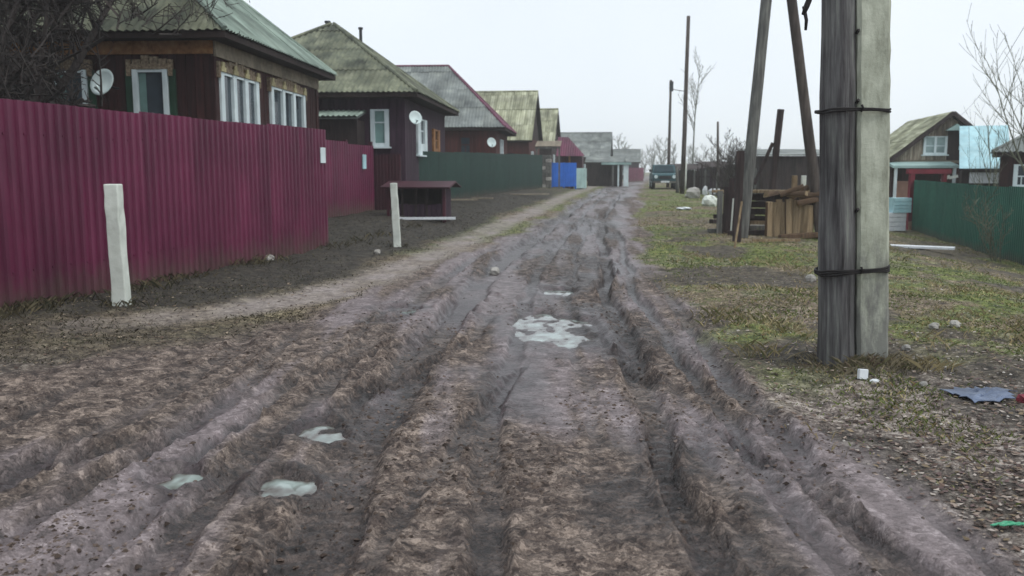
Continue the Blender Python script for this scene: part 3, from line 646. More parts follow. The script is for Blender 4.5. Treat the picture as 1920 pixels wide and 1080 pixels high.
# third house, maroon hip trim
c3 = at(929, 260, 42.5)
H3 = thing('wooden_house', 'dark wooden house with grey hipped roof edged in maroon', 'house', (c3.x, c3.y, .25), math.radians(-4))
planked_wall(H3, 8.1, 7.0, 0, 3.2, 'house_red_brown', .3)
hip_roof(H3, 8.1, 7.0, 3.25, 6.5, .5, (-5.6, -2.7), 'slate_grey', 'maroon_metal', cap='maroon_metal')
window(H3, 'front', -1.75, -1.1, 1.7, 2.85, 1, 'house_red_brown', .12, 'glass_dark'); window(H3, 'street', 2.2, 3.6, 1.7, 2.8, 1, 'white_paint', .2, 'glass_dark')
dd = at(921, 268, 42.0); dish('far satellite dish on the maroon trimmed house', dd, .24, math.radians(20), .35)

# fourth and fifth houses: gables to the street
def gable_house(label, u, Y, Wd, Dp, ze, zr, m, wm, gm, zg=.3, rz=-7, cap=None, pw=.3, og=.25):
    c = at(u, 300, Y); h = thing('wooden_house', label, 'house', (c.x, c.y, zg), math.radians(rz))
    rf, zt = gable_roof(h, Wd, Dp, ze-zg, zr-zg, .35, m, gm, cap, og); planked_wall(h, Wd, Dp, 0, zt-.14, wm, pw); return h
H4 = gable_house('house with steep pale streaked roof and black gable, fourth along the street', 991, 54.5, 7, 7, 3.3, 6.5, 'slate_pale', 'house_red_brown', 'old_wood_dark')
window(H4, 'front', -1.6, -.7, 1.2, 2.3, 1, 'house_red_brown', .14, 'glass_dark'); window(H4, 'street', 1.2, 2.2, 1.2, 2.4, 1, 'white_paint', .14)
H5 = gable_house('small house with pale green roof half hidden behind the steep pale roof', 1034, 66.5, 6, 7, 3.45, 6.2, 'slate_pale', 'old_wood_dark', 'old_wood_dark')
window(H5, 'front', -1.2, -.5, 1.2, 2.3, 1, 'white_paint', .12); window(H5, 'street', 1.2, 2.2, 1.2, 2.4, 1, 'white_paint', .14)
H6 = gable_house('far grey barn roofed house beyond the blue gate', 1140, 84, 7.5, 8, 2.75, 5.15, 'slate_grey', 'old_wood_dark', 'old_wood_dark', rz=-8)
window(H6, 'front', -3, -2.1, .8, 1.8, 1, 'white_paint', .14); window(H6, 'street', 2, 3, .8, 1.9, 1, 'white_paint', .14)
H7 = gable_house('dim little house at the far end of the street', 1198, 118, 5, 6, 2.6, 4.3, 'slate_grey', 'house_plum', 'house_plum', .2, -8)
window(H7, 'front', -2.5, -1.6, .8, 1.7, 1, 'white_paint', .14)

# ------------------------------------------------------------------ small buildings on the left
def gzf(p): return gz(p[0], p[1], False)
# low shelter under a maroon metal canopy
wa = at(735, 400, 23.6); zg = gzf(wa)
S1 = thing('roadside_shelter', 'low dark open fronted wooden shelter under a maroon metal roof', 'shelter', (wa.x, wa.y, zg), math.radians(-9))
S1.scale = (.88, .88, .72)
wh = MB().box(0, 1.55, .95, 1.1, -.2, 1.02).box(0, .05, 0, .949, -.2, 1.0).box(1.5, 1.55, 0, .949, -.2, 1.0).build('wall', 'wood_under', S1)
for i in range(9): MB().box(i*.172+.004, i*.172+.168, -.026, -.001, -.1, .42+.02*(i % 3)).build('plank', 'house_plum', wh)
for i in range(6): MB().box(1.551, 1.576, i*.18+.004, i*.18+.176, -.1, 1.0).build('plank', 'house_plum', wh)
MB().box(.05, 1.5, .3, .62, .3, .36).build('bench_seat', 'old_wood_grey', S1)
for x in (.30, .72, 1.05): MB().box(x, x+.07, -.03, .04, -.2, 1.02).build('post', 'old_wood_dark', S1)
rf = MB().prism([(-.25, -.3, 1.06), (-.25, .6, 1.26), (-.25, 1.4, 1.06), (-.25, 1.4, 1.03), (-.25, .6, 1.22), (-.25, -.3, 1.02)], (2.1, 0, 0)).build('roof', 'maroon_dark', S1)
for i in range(5): MB().quadbox((-.26+i*.424, -.34, 1.066), (.418, 0, 0), (0, .95, .205), (0, 0, .012)).build('roof_sheet', 'maroon_dark', rf)
for x in (-.1, 1.62): MB().box(x, x+.08, -.2, -.12, -.2, 1.02).build('post', 'maroon_dark', S1)
bd = on_ground(800, 416)
o = MB().box(-.75, .75, -.07, .07, 0, .06).build('pale_board', 'white_board'); o.location = (bd.x, bd.y, bd.z+.05); o.rotation_euler = (0, 0, math.radians(4)); tag(o, 'pale board lying on the grass in front of the shelter', 'board')
for i, (u, v, w, rz) in enumerate(((862, 379, 1.3, 9), (905, 376, .8, -14), (985, 368, 2.2, 16))):
    p = on_ground(u, v); o = MB().box(-w/2, w/2, -.12, .12, 0, .05).build('pale_board', 'frieze_grey'); o.location = (p.x, p.y, p.z+.06); o.rotation_euler = (0, 0, math.radians(rz))
    tag(o, ['weathered board lying before the green fence beside the shelter', 'short weathered board just past the first one at the green fence', 'long weathered board at the far end of the dark green fence'][i], 'board')
# old stone gate pier at the end of the green fence
p = at(1024, 360, 52.5); zg = gzf(p); t = thing('gate_pier', 'dark rubble gate pier between the green fence and the blue gate', 'gate pier', (p.x, p.y, zg), -.15)
for k in range(9):
    for j in range(2): bevel(MB().box(-.3+j*.3+.005, -.3+(j+1)*.3-.005, -.25+random.uniform(-.02, .02), .25, k*.21, k*.21+.2).build('stone', 'stone_pale' if (k*2+j) % 5 == 0 else 'old_wood_grey', t), .02)
MB().box(-.28, .28, -.22, .22, -.2, 1.9).build('core', 'old_wood_dark', t)
# awning over the next yard
p = at(1003, 300, 53.5); t = thing('yard_awning', 'grey slatted awning on posts beyond the dark green fence', 'awning', (p.x, p.y, gzf(p)), math.radians(-7))
for i in range(9): MB().quadbox((i*.17, 0, 2.32), (.155, 0, 0), (0, 1.4, .35), (0, 0, .03)).build('slat', 'frieze_grey', t)
for x in (.05, 1.4): MB().box(x, x+.09, .05, .14, -.3, 2.31).build('post', 'old_wood_grey', t)
MB().box(0, 1.52, .04, .12, 2.2, 2.3).build('beam', 'old_wood_grey', t)
# maroon gate shed with blue doors
p = at(1046, 350, 57.5); zg = gzf(p); S2 = thing('gate_shed', 'little maroon shed with sloping maroon roof over the blue gate', 'shed', (p.x, p.y, zg), math.radians(-7))
wl = MB().box(0, 1.55, 0, 2.2, -.3, 2.0).build('wall', 'maroon_dark', S2)
for i in range(8): MB().box(i*.194+.005, i*.194+.189, -.03, -.001, -.1, 2.0).build('plank', 'maroon_dark', wl)
rf = MB().prism([(0, .002, 2.0), (1.55, .002, 2.0), (.55, 1.3, 3.0), (0, 1.3, 3.0)], (0, .8, -.02)).build('roof', 'maroon_dark', S2)
roof_plane(rf, [(-.1, -.35, 1.92), (1.75, -.35, 1.92), (.55, 1.3, 3.18), (-.1, 1.3, 3.18)], 'maroon_metal', .6, 2.2)
MB().box(.68, .80, -.12, -.035, -.2, 2.0).build('post', 'frieze_tan', S2)
pa = at(1036, 356, 54.6); pb = at(1080, 356, 55.6); zg = gzf(pa)
t = thing('blue_gate', 'bright blue metal gate below the maroon shed', 'gate', (pa.x, pa.y, zg), math.atan2(pb.y-pa.y, pb.x-pa.x)); gw = (pb-pa).length
for i in range(2):
    me = sheet_mesh('gate_leaf', gw/2-.02, 1.46, (gw/2-.02)/7, .02, 'blue_metal'); o = link('gate_leaf', me, None, t); o.location = (i*gw/2+.01, 0, .03)
for i in range(3): MB().box(i*gw/2-.04, i*gw/2+.04, .02, .1, -.2, 1.5).build('post', 'blue_metal', t)
pa = at(1079, 356, 56.0); pb = at(1099, 356, 57.5); zg = gzf(pa)
t = thing('mint_gate', 'pale mint gate panel right of the bright blue gate', 'gate', (pa.x, pa.y, zg), math.atan2(pb.y-pa.y, pb.x-pa.x)); gw = Vector((pb.x-pa.x, pb.y-pa.y, 0)).length
for i in range(4): MB().box(i*gw/4+.006, (i+1)*gw/4-.006, -.03, 0, .04, 1.3).build('board', 'mint_metal', t)
MB().box(0, gw, .001, .05, .3, .4).box(0, gw, .001, .05, 1.0, 1.1).build('rail', 'mint_metal', t)
for x in (0, gw-.07): MB().box(x, x+.07, .051, .12, -.2, 1.55).build('post', 'white_paint', t)
# dark shed with a pale canopy
p = at(1101, 350, 68); zg = gzf(p); S3 = thing('dark_shed', 'long dark board shed with a pale canopy and white post', 'shed', (p.x, p.y, zg), math.radians(-8))
wl = MB().box(0, 2.6, .3, 4, -.3, 1.75).build('wall', 'wood_under', S3)
for i in range(13): MB().box(i*.2+.006, i*.2+.194, .27, .299, -.1, 1.75).build('plank', 'old_wood_dark', wl)
MB().prism([(-.2, .0, 1.80), (-.2, 2.1, 2.25), (-.2, 4.3, 1.80), (-.2, 4.3, 1.76), (-.2, 2.1, 2.2), (-.2, .0, 1.75)], (3.0, 0, 0)).build('roof', 'slate_grey', S3)
MB().box(1.1, 3.3, -1.0, .25, 1.58, 1.74).build('canopy', 'mint_metal', S3)
for x in (1.9, 2.3, 2.75): MB().box(x, x+.12 if x < 2.7 else x+.36, -.9, -.8, -.2, 1.578).build('post', 'white_paint' if x > 2.2 else 'old_wood_grey', S3)
p0 = at(1178, 345, 92); p1 = at(1206, 345, 101)
sheet_fence('short maroon fence at the far end of the street', (p0.x, p0.y), (p1.x, p1.y), 1.5, 'maroon_metal', pitch=.3, n_rib=6)
# concrete marker posts at the verge
for i, (ub, vb, ut, vt, w, lab) in enumerate(((229, 577, 211, 345, .155, 'leaning white concrete post standing close to the long maroon fence'), (745, 461, 738, 343, .14, 'farther slim white concrete post beside the dark grass near the shelter'))):
    p = on_ground(ub, vb); q = at(ut, vt, p.y+.05); t = MB(); d = q-p; n = 12; t.v = []
    for k in range(n+1):
        c = p-d*.12+d*1.12*k/n; j = lambda: random.uniform(-.006, .006)
        for sx, sy in ((-1, -1), (1, -1), (1, 1), (-1, 1)): t.v.append((c.x+sx*w/2*(1-.08*k/n)+j()-p.x, c.y+sy*w*.45+j()-p.y, c.z-p.z))
    for k in range(n):
        for s4 in range(4): t.f.append((k*4+s4, k*4+(s4+1) % 4, k*4+4+(s4+1) % 4, k*4+4+s4))
    t.f.append((n*4, n*4+1, n*4+2, n*4+3)); o = t.build('marker_post', 'white_plaster'); o.location = p; bevel(o, .012); tag(o, lab, 'post', 'concrete marker posts')

# ------------------------------------------------------------------ poles on the right
# double pole in front: wooden shaft tied to a concrete stub
pb = on_ground(1603, 686); PY = pb.y
P1 = thing('utility_pole', 'thick grey wooden utility pole wired to a pale concrete stub', 'utility pole', pb)
P1.rotation_euler = (0, -.048, 0)
n = 40; pts = []; rad = []
for k in range(n+1):
    z = -.4+9.0*k/n; c = at(1570.5, 660, PY); pts.append((c.x-pb.x+.0035*z*2, 0, z)); rad.append(.138-.006*z+.004*math.sin(k*1.3))
mb = MB(); ns = 28; ang0 = [1+.05*math.sin(3*a)+.03*math.sin(7*a+1) for a in [2*math.pi*k/ns for k in range(ns)]]
for (x, y, z), r in zip(pts, rad):
    for k in range(ns): a = 2*math.pi*k/ns; rr = r*ang0[k]*(1+random.uniform(-.012, .012)); mb.v.append((x+rr*math.cos(a), y+rr*math.sin(a), z))
for i in range(n):
    for k in range(ns): mb.f.append((i*ns+k, i*ns+(k+1) % ns, (i+1)*ns+(k+1) % ns, (i+1)*ns+k))
mb.build('wooden_shaft', 'pole_wood', P1, True)
MB().box(-.9, .9, -.06, .06, 7.9, 8.02).build('cross_arm', 'pole_wood_dark', P1)
for x in (-.8, -.3, .4, .8): MB().tube([(x, 0, 8.02), (x, 0, 8.1), (x, 0, 8.2)], [.02, .05, .035], 8).build('insulator', 'white_paint', P1)
sx0 = at(1604, 560, PY).x-pb.x; sx1 = at(1663, 560, PY).x-pb.x; mb = MB(); n = 30
for k in range(n+1):
    z = -.4+3.32*k/n; j = lambda: random.uniform(-.004, .004)
    cs = [(sx0+.022, -.115), (sx1-.022, -.115), (sx1, -.09), (sx1, .09), (sx1-.022, .115), (sx0+.022, .115), (sx0, .09), (sx0, -.09)]
    for x, y in cs: mb.v.append((x+j(), y+j(), z))
for k in range(n):
    for s8 in range(8): mb.f.append((k*8+s8, k*8+(s8+1) % 8, k*8+8+(s8+1) % 8, k*8+8+s8))
mb.f.append(tuple(n*8+i for i in range(8))); mb.build('concrete_stub', 'concrete', P1)
for v, turns, sl in ((206, 2, -.012), (503, 3, .01)):
    zc = at(1603, v, PY).z-pb.z; xl = pts[0][0]-.152+.007*zc; xr = sx1+.012; mb = MB(); w = .155
    for q in range(turns):
        zz = zc+(q-turns/2)*.014; loop = []
        for a in np.linspace(0, 2*math.pi, 41):
            cx_, sy_ = math.cos(a), math.sin(a); x = (xl+xr)/2+(xr-xl)/2*math.copysign(abs(cx_)**.55, cx_); y = w*math.copysign(abs(sy_)**.55, sy_)
            loop.append((x, y, zz+sl*(x-sx0)*3+.006*math.sin(a*3+q)))
        mb.tube(loop, .0085, 6, False)
    mb.tube([(sx0, -.16, zc-.02), (sx0+.012, -.172, zc+.005), (sx0+.002, -.17, zc+.03)], .009, 6)
    mb.build('wire_band', 'wire_black', P1, True)
zc = at(1540, 5, PY).z-pb.z; xx = at(1540, 5, PY).x-pb.x
MB().tube([(xx+.12, -.06, zc+.3), (xx+.05, -.1, zc+.12), (xx-.01, -.1, zc-.02), (xx-.035, -.1, zc-.08)], [.014, .02, .022, .014], 7).tube([(xx-.03, -.1, zc-.02), (xx-.012, -.1, zc-.12), (xx-.018, -.1, zc-.19)], [.014, .013, .01], 7).build('wire_tail', 'wire_black', P1, True)
for zz in (1.2, 2.0, 2.5): MB().tube([(sx0-.012, -.1, zz), (sx0-.006, -.13, zz+.02)], .012, 6).build('bolt', 'wire_black', P1)
# A frame pole behind
D0 = on_ground(1391, 447); YD = D0.y; top = at(1459, -215, YD+.2); E0 = at(1541, 440, YD+.4); E0.z = gz(E0.x, E0.y, False)
P2 = thing('utility_pole', 'leaning A frame pole of two legs, one grey and one dark', 'utility pole', D0)
lr = lambda p: (p[0]-D0.x, p[1]-D0.y, p[2]-D0.z)
def leg(a, b, r0, r1, m, par, bend=0):
    a, b = Vector(lr(a)), Vector(lr(b)); a = a-(b-a)*.05; ps = []; rs = []
    for k in range(13): t_ = k/12; p_ = a.lerp(b, t_); p_.x += bend*math.sin(math.pi*t_); ps.append(p_); rs.append(r0+(r1-r0)*t_)
    return MB().tube(ps, rs, 14, True, .05).build('leg', m, par, True)
leg(D0, top, .135, .11, 'old_wood_grey', P2); leg(E0, top+Vector((.05, .2, 0)), .125, .10, 'pole_wood_dark', P2)
MB().bar(lr(top+Vector((-.8, 0, -.5))), lr(top+Vector((.9, 0, -.5))), .12).build('cross_arm', 'pole_wood_dark', P2)
# thin poles down the street
def thin_pole(ub, vb, ut, vt, Y, r, label, head=None, m='pole_wood_dark'):
    b = at(ub, vb, Y); b.z = gzf(b); q = at(ut, vt, Y); t = thing('utility_pole', label, 'utility pole', b); d = q-b
    MB().tube([-d*.05, d*.35+Vector((.02, 0, 0)), d*.7, d], [r*1.15, r*1.05, r*.9, r*.8], 9, True, .06).build('shaft', m, t, True)
    if head == 'box':
        MB().box(d.x-.09, d.x+.16, -.1, .1, d.z-.75, d.z-.1).build('lamp_box', 'dark_metal', t); MB().bar(d+Vector((-.05, 0, -.6)), d+Vector((.9, 0, -.75)), .04).build('lamp_arm', 'dark_metal', t)
    if head == 'arm':
        MB().bar(d+Vector((-.45, 0, -.35)), d+Vector((.45, 0, -.35)), .09).build('cross_arm', m, t)
        for x in (-.35, .35): MB().tube([d+Vector((x, 0, -.31)), d+Vector((x, 0, -.14))], .04, 8).build('insulator', 'dark_metal', t)
    return t
thin_pole(1279, 352, 1291, 30, 46, .11, 'tallest thin dark pole far down the right side of the street')
thin_pole(1252, 348, 1258, 150, 62, .10, 'far thin pole with a lamp box on its top', 'box')
thin_pole(1346, 345, 1346, 228, 50, .075, 'short thin dark pole among the far sheds')
thin_pole(1270, 366, 1269, 312, 48, .09, 'stubby weathered post left of the white stones', None, 'old_wood_grey')
thin_pole(1282, 354, 1286, 303, 52, .10, 'short pale post just right of the stubby weathered post', None, 'white_plaster')
# leaning posts and old boards around the A frame's foot
def board_thing(name, a, b, w, h, m, label, cat='board', group=None):
    a, b = Vector(a), Vector(b); o = MB().bar((0, 0, 0), b-a, w, h, (0, 1, 0)).build(name, m); o.location = a; return tag(o, label, cat, group)
a = on_ground(1381, 455); board_thing('old_post', a-Vector((0, 0, .2)), at(1388, 283, a.y), .15, .12, 'old_wood_dark', 'dark rotting post with pointed top left of the A frame pole', 'post')
a = at(1440, 395, 24); a.z = gzf(a)-.1
t = thing('old_post', 'dark leaning post with a diagonal brace right of the A frame pole', 'post', a); q = at(1464, 205, 24)-a; br = at(1449, 268, 24)-a; b2 = at(1414, 345, 24)-a
MB().bar((0, 0, 0), q, .15, .13, (0, 1, 0)).build('shaft', 'old_wood_dark', t); MB().bar(br, b2, .08, .07, (0, 1, 0)).build('brace', 'old_wood_dark', t)
a = on_ground(1377, 468); board_thing('pale_stick', a, at(1391, 378, a.y+.25), .035, .03, 'fresh_wood', 'thin pale stick leaning at the dark rotting post', 'stick')
a = on_ground(1370, 440); board_thing('pale_stick', a, at(1375, 372, a.y+.1), .03, .03, 'white_plaster', 'short pale stick left of the dark rotting post', 'stick')
pz = on_ground(1372, 440); t = thing('board_fence', 'broken section of upright dark boards behind the rotting post', 'fence', (pz.x, pz.y+.35, pz.z), math.radians(6))
for i, (hh, dx) in enumerate(((1.15, 0), (1.25, .02), (1.45, .0), (1.75, .03), (1.2, .0), (1.3, .02))): MB().quadbox((-.28+i*.135, 0, -.15), (.125, 0, 0), (0, .03, 0), (dx, 0, hh)).build('board', 'old_wood_dark' if i % 3 else 'old_wood_grey', t)
MB().box(-.35, .65, .031, .08, .35, .45).build('rail', 'old_wood_dark', t)
# dark log pile with a long pale plank on top, firewood beside
la = at(1336, 352, 21.6); lb = at(1526, 362, 20.9)
t = thing('log_rack', 'long low rack of dark boards under a pale plank top', 'log rack', ((la.x+lb.x)/2, (la.y+lb.y)/2, gz((la.x+lb.x)/2, (la.y+lb.y)/2, False)), math.atan2(lb.y-la.y, lb.x-la.x)); ll = (lb-la).length; ht = (la.z+lb.z)/2-t.location.z
for i, (x0, x1) in enumerate(((-.5, -.17), (-.165, .24), (.245, .5))): MB().box(ll*x0, ll*x1, -.2-.03*i, .25, ht-.055, ht+.01*i).build('plank', 'fresh_wood', t)
for i in range(4): MB().box(-ll*.32, ll*.48, -.02, .03, ht-.24-i*.17, ht-.09-i*.17).build('board', 'old_wood_dark', t)
for x in (-.45, -.3, .05, .46): MB().box(ll*x, ll*x+.1, .032, .14, -.2, ht-.057).build('post', 'old_wood_dark', t)
MB().box(-ll*.14, ll*.04, -.12, -.03, ht-.80, ht-.72).build('plank', 'fresh_wood', t)
for (u, v, w, m, lab) in ((1489, 356, .11, 'fresh_wood', 'tan wooden block standing on the pale plank top'), (1506, 356, .10, 'white_plaster', 'whitish block standing on the plank top beside the tan block')):
    p = at(u, v, 21.0); p.z = t.location.z+ht+.012; o = bevel(MB().box(-w/2, w/2, -w/2, w/2, 0, .34).build('upright_block', m), .012); o.location = p; tag(o, lab, 'block')
fp = at(1470, 440, 20.0); fp.z = gz(fp.x, fp.y, False); k = 0
def log_mesh(split):
    mb = MB(); n = 12; cut = random.uniform(.2, .5)
    ring = [(math.cos(2*math.pi*i/n)*random.uniform(.92, 1.05), math.sin(2*math.pi*i/n)*random.uniform(.92, 1.05)) for i in range(n)]
    if split: ring = [(x, max(y, -cut)) for x, y in ring]
    mb.prism([(x, y, 0) for x, y in ring], (0, 0, 1)); me = bpy.data.meshes.new('log'); me.from_pydata(mb.v, [], mb.f); me.materials.append(MATS['fresh_wood']); me.materials.append(MATS['bark_brown'])
    for pl in me.polygons:
        if len(pl.vertices) == 4 and pl.center.y > -cut*.9: pl.material_index = 1
    return me
logs = [log_mesh(True) for _ in range(4)]+[log_mesh(False)]
def put_log(me, loc, r, ln, rot, name, label, group=None):
    o = bpy.data.objects.new(name, me); COL.objects.link(o); o.location = loc; o.scale = (r, r, ln); o.rotation_euler = rot; return tag(o, label, 'firewood', group)
rowp = ['leftmost', 'second', 'third', 'fourth', 'fifth', 'sixth', 'seventh', 'eighth', 'rightmost']
for i in range(9):
    put_log(logs[i % 4], (fp.x-.36+.088*i+random.uniform(-.015, .015), fp.y+random.uniform(-.06, .06), fp.z-.02), random.uniform(.062, .085), random.uniform(.80, .98), (random.uniform(-.06, .03), random.uniform(-.06, .06), random.uniform(-.6, .6)), 'split_log', rowp[i]+' of the tall tan split logs standing in a row', 'split logs standing in a row')
put_log(logs[4], (fp.x+.50, fp.y+.12, fp.z-.03), .19, .76, (0, .03, 0), 'chopping_stump', 'big dark barked stump right of the upright split logs')
for i, (dx, dz, rz, tl) in enumerate(((.05, 1.0, .3, 1.2), (.20, 1.0, -.2, 1.5), (.46, .79, .5, 1.35), (.62, .82, 1.1, 1.5), (.36, .93, .9, 1.1), (.52, .94, .2, 1.4), (-.2, .98, 1.4, 1.5))):
    put_log(logs[i % 4], (fp.x+dx-.2, fp.y-.12+.04*i, fp.z+dz-.05), random.uniform(.07, .095), random.uniform(.4, .55), (tl, .2, rz+1.0), 'split_log', ['tan split log lying across the tops at the row\'s left half', 'tan split log lying across the middle of the row', 'lower split log lying on the barked stump', 'split log lying at the right side of the stump top', 'split log tilted between the row and the stump', 'topmost split log on the heap above the stump', 'split log lying over the left end of the row'][i], 'split logs thrown on top')
for i, (dx, dz) in enumerate(((.80, .08), (.97, .08), (.88, .21))):
    put_log(logs[i % 4], (fp.x+dx, fp.y-.1, fp.z+dz-.03), .085, .5, (math.pi/2, 0, .2+.3*i), 'split_log', ['split log on the ground touching the stump', 'outer split log on the ground right of the stump', 'upper split log resting on two others right of the stump'][i], 'split logs lying on the ground')
p = on_ground(1521, 424); put_log(logs[0], (p.x, p.y, p.z+.22), .085, .3, (math.pi/2-.5, .4, .5), 'split_log', 'white ended split log at the right edge of the firewood')
for (u, v, w, rz, lab) in ((1455, 458, 1.0, 4, 'thin pale lath lying on grass in front of the firewood'), (1708, 466, 1.9, -30, 'bright white board lying on grass right of the concrete stub')):
    p = on_ground(u, v); big = u > 1600; o = MB().box(-w/2, w/2, -.17 if big else -.03, .17 if big else .03, 0, .05).build('pale_board', 'white_board' if big else 'fresh_wood'); o.location = (p.x, p.y, gz(p.x, p.y)+.03); o.rotation_euler = (0, 0, math.radians(rz)); tag(o, lab, 'board')
# clutter behind: broken pickets and weathered beams
a = at(1300, 345, 47); b = at(1432, 345, 41); t = thing('picket_fence', 'broken dark picket fence behind the A frame pole', 'fence', (a.x, a.y, gz(a.x, a.y, False)), math.atan2(b.y-a.y, b.x-a.x)); ll = (b-a).length
for i in range(17):
    if i in (4, 9, 10): continue
    x = ll*i/17; hh = random.uniform(.85, 1.45); MB().prism([(x, 0, -.2), (x+.1, 0, -.2), (x+.1+random.uniform(-.05, .05), 0, hh), (x+.05, 0, hh+.1), (x+random.uniform(-.03, .03), 0, hh)], (0, .03, 0)).build('picket', 'old_wood_dark' if i % 3 else 'old_wood_grey', t)
for z_ in (.3, .85): MB().box(0, ll*.96, .031, .08, z_, z_+.07).build('rail', 'old_wood_dark', t)
for i, (u, v, w, rz, m, lab) in enumerate(((1366, 436, 1.1, 20, 'old_wood_grey', 'grey beam lying at the foot of the broken boards'), (1402, 442, .9, -12, 'old_wood_dark', 'dark beam lying just right of the A frame foot'), (1420, 432, 1.2, 6, 'old_wood_grey', 'grey beam lying under the pale plank top'), (1500, 448, 1.0, 12, 'bark_brown', 'brown bark slab lying in front of the stump'), (1350, 420, .8, 40, 'old_wood_dark', 'short dark beam left of the broken boards'))):
    p = on_ground(u, v); o = bevel(MB().box(-w/2, w/2, -.07, .07, 0, .12).build('weathered_timber', m), .015); o.location = (p.x, p.y, gz(p.x, p.y)-.01); o.rotation_euler = (0, random.uniform(-.05, .05), math.radians(rz)); tag(o, lab, 'timber')
# lumps of pale rubble
def rock_mesh(seed):
    R_ = random.Random(seed); mb = MB(); n, k = 9, 5
    for j in range(k+1):
        t_ = math.pi*j/k
        for i in range(n): a = 2*math.pi*i/n; r = R_.uniform(.62, 1.15); mb.v.append((r*math.sin(t_)*math.cos(a), r*math.sin(t_)*math.sin(a), .75*math.cos(t_)))
    for j in range(k):
        for i in range(n): mb.f.append((j*n+i, (j+1)*n+i, (j+1)*n+(i+1) % n, j*n+(i+1) % n))
    me = bpy.data.meshes.new('rock'); me.from_pydata(mb.v, [], mb.f); me.update(); return me
rocks = [rock_mesh(i) for i in range(5)]
def rock(u, v, r, label, m='stone_pale', sz=(1, 1, 1), cat='stone', name='pale_stone', group=None):
    me = rocks[random.randrange(5)].copy(); me.materials.clear(); me.materials.append(MATS[m]); p = on_ground(u, v); o = bpy.data.objects.new(name, me); COL.objects.link(o)
    o.location = (p.x, p.y, gz(p.x, p.y)+r*sz[2]*.45); o.scale = (r*sz[0], r*sz[1], r*sz[2]); o.rotation_euler = (0, 0, random.uniform(0, 6)); return tag(o, label, cat, group)
rock(1331, 387, .36, 'large cream boulder nearest of the pale heap by the far posts', 'white_plaster')
rock(1302, 371, .42, 'dusty grey boulder at the left of the pale heap'); rock(1322, 366, .26, 'small white boulder between the two behind the cream one', 'white_board', (.6, .6, 1.6)); rock(1340, 366, .36, 'white boulder at the right rear of the pale heap', 'white_board')
rock(1284, 394, .28, 'flat white slab of stone in the grass by the road', 'white_board', (1.2, .8, .25))
for (u, v, r, lab) in ((132, 546, .075, 'white stone at the foot of the long maroon fence left of the leaning post'), (506, 489, .085, 'white stone by the fence bottom near its far end'), (708, 477, .07, 'small white stone in dark grass left of the farther white post'),
                       (1521, 527, .09, 'white stone on the grass left of the double pole'), (1700, 652, .045, 'small white stone right of the concrete stub'), (1648, 640, .03, 'tiny pale pebble tucked beside the concrete stub'), (1790, 612, .06, 'long pale stone in grass far right of the stub'), (1752, 614, .055, 'flat pale stone left of the long pale stone'),
                       (1733, 727, .035, 'pale stone beside the bluish plastic bag'), (928, 506, .10, 'pale flat stone at the left edge of the road beyond the puddle'), (345, 512, .04, 'little pale stone below the middle of the maroon fence'), (583, 705, .03, 'small pale pebble in the mud left of the ruts')): rock(u, v, r, lab)
o = bevel(MB().box(-.034, .034, -.02, .02, 0, .075).build('paper_carton', 'white_board'), .006); p = on_ground(1617, 713); o.location = (p.x, p.y, gz(p.x, p.y)+.005); o.rotation_euler = (-.15, .08, .1); tag(o, 'small white carton dropped at the foot of the concrete stub', 'carton')
rock(1640, 718, .035, 'white scrap lying just right of the small white carton', 'white_board', (1.3, .8, .5), 'litter', 'paper_scrap')
def crumple(name, u, v, w, dpt, h, m, label, cat, rz=0):
    p = on_ground(u, v); n = 12; V = []; F = []
    for j in range(n+1):
        for i in range(n+1):
            x, y = (i/n-.5), (j/n-.5); e = max(0, 1-(2*math.hypot(x, y))**2); xx_, yy_ = x*w*(1+.15*random.uniform(-1, 1)), y*dpt*(1+.25*random.uniform(-1, 1))
            wx, wy = p.x+xx_*math.cos(rz)-yy_*math.sin(rz), p.y+xx_*math.sin(rz)+yy_*math.cos(rz)
            V.append((wx-p.x, wy-p.y, gz(wx, wy)-p.z+.012+h*e**.5*random.uniform(.35, 1)))
    for j in range(n):
        for i in range(n):
            if math.hypot((i+.5)/n-.5, (j+.5)/n-.5) < .42+.05*math.sin(3*math.atan2(j-n/2, i-n/2)+1)+.04*math.sin(5*math.atan2(j-n/2, i-n/2)): F.append((j*(n+1)+i, j*(n+1)+i+1, (j+1)*(n+1)+i+1, (j+1)*(n+1)+i))
    mb = MB(); mb.v = V; mb.f = F; o = mb.build(name, m, None); o.location = p; s_ = o.modifiers.new('solid', 'SOLIDIFY'); s_.thickness = .004; return tag(o, label, cat)
crumple('plastic_bag', 1835, 742, .52, .42, .035, 'blue_plastic', 'crumpled bluish plastic bag in leaf litter at the right edge', 'plastic bag', .15)
crumple('plastic_scrap', 1897, 994, .20, .05, .02, 'green_plastic', 'flat green plastic scrap at the lower right edge', 'plastic scrap', .1)
rock(1917, 755, .05, 'reddish broken brick lump at the right edge past the plastic bag', 'red_paint', (1, 1, 1), 'brick', 'brick_lump')

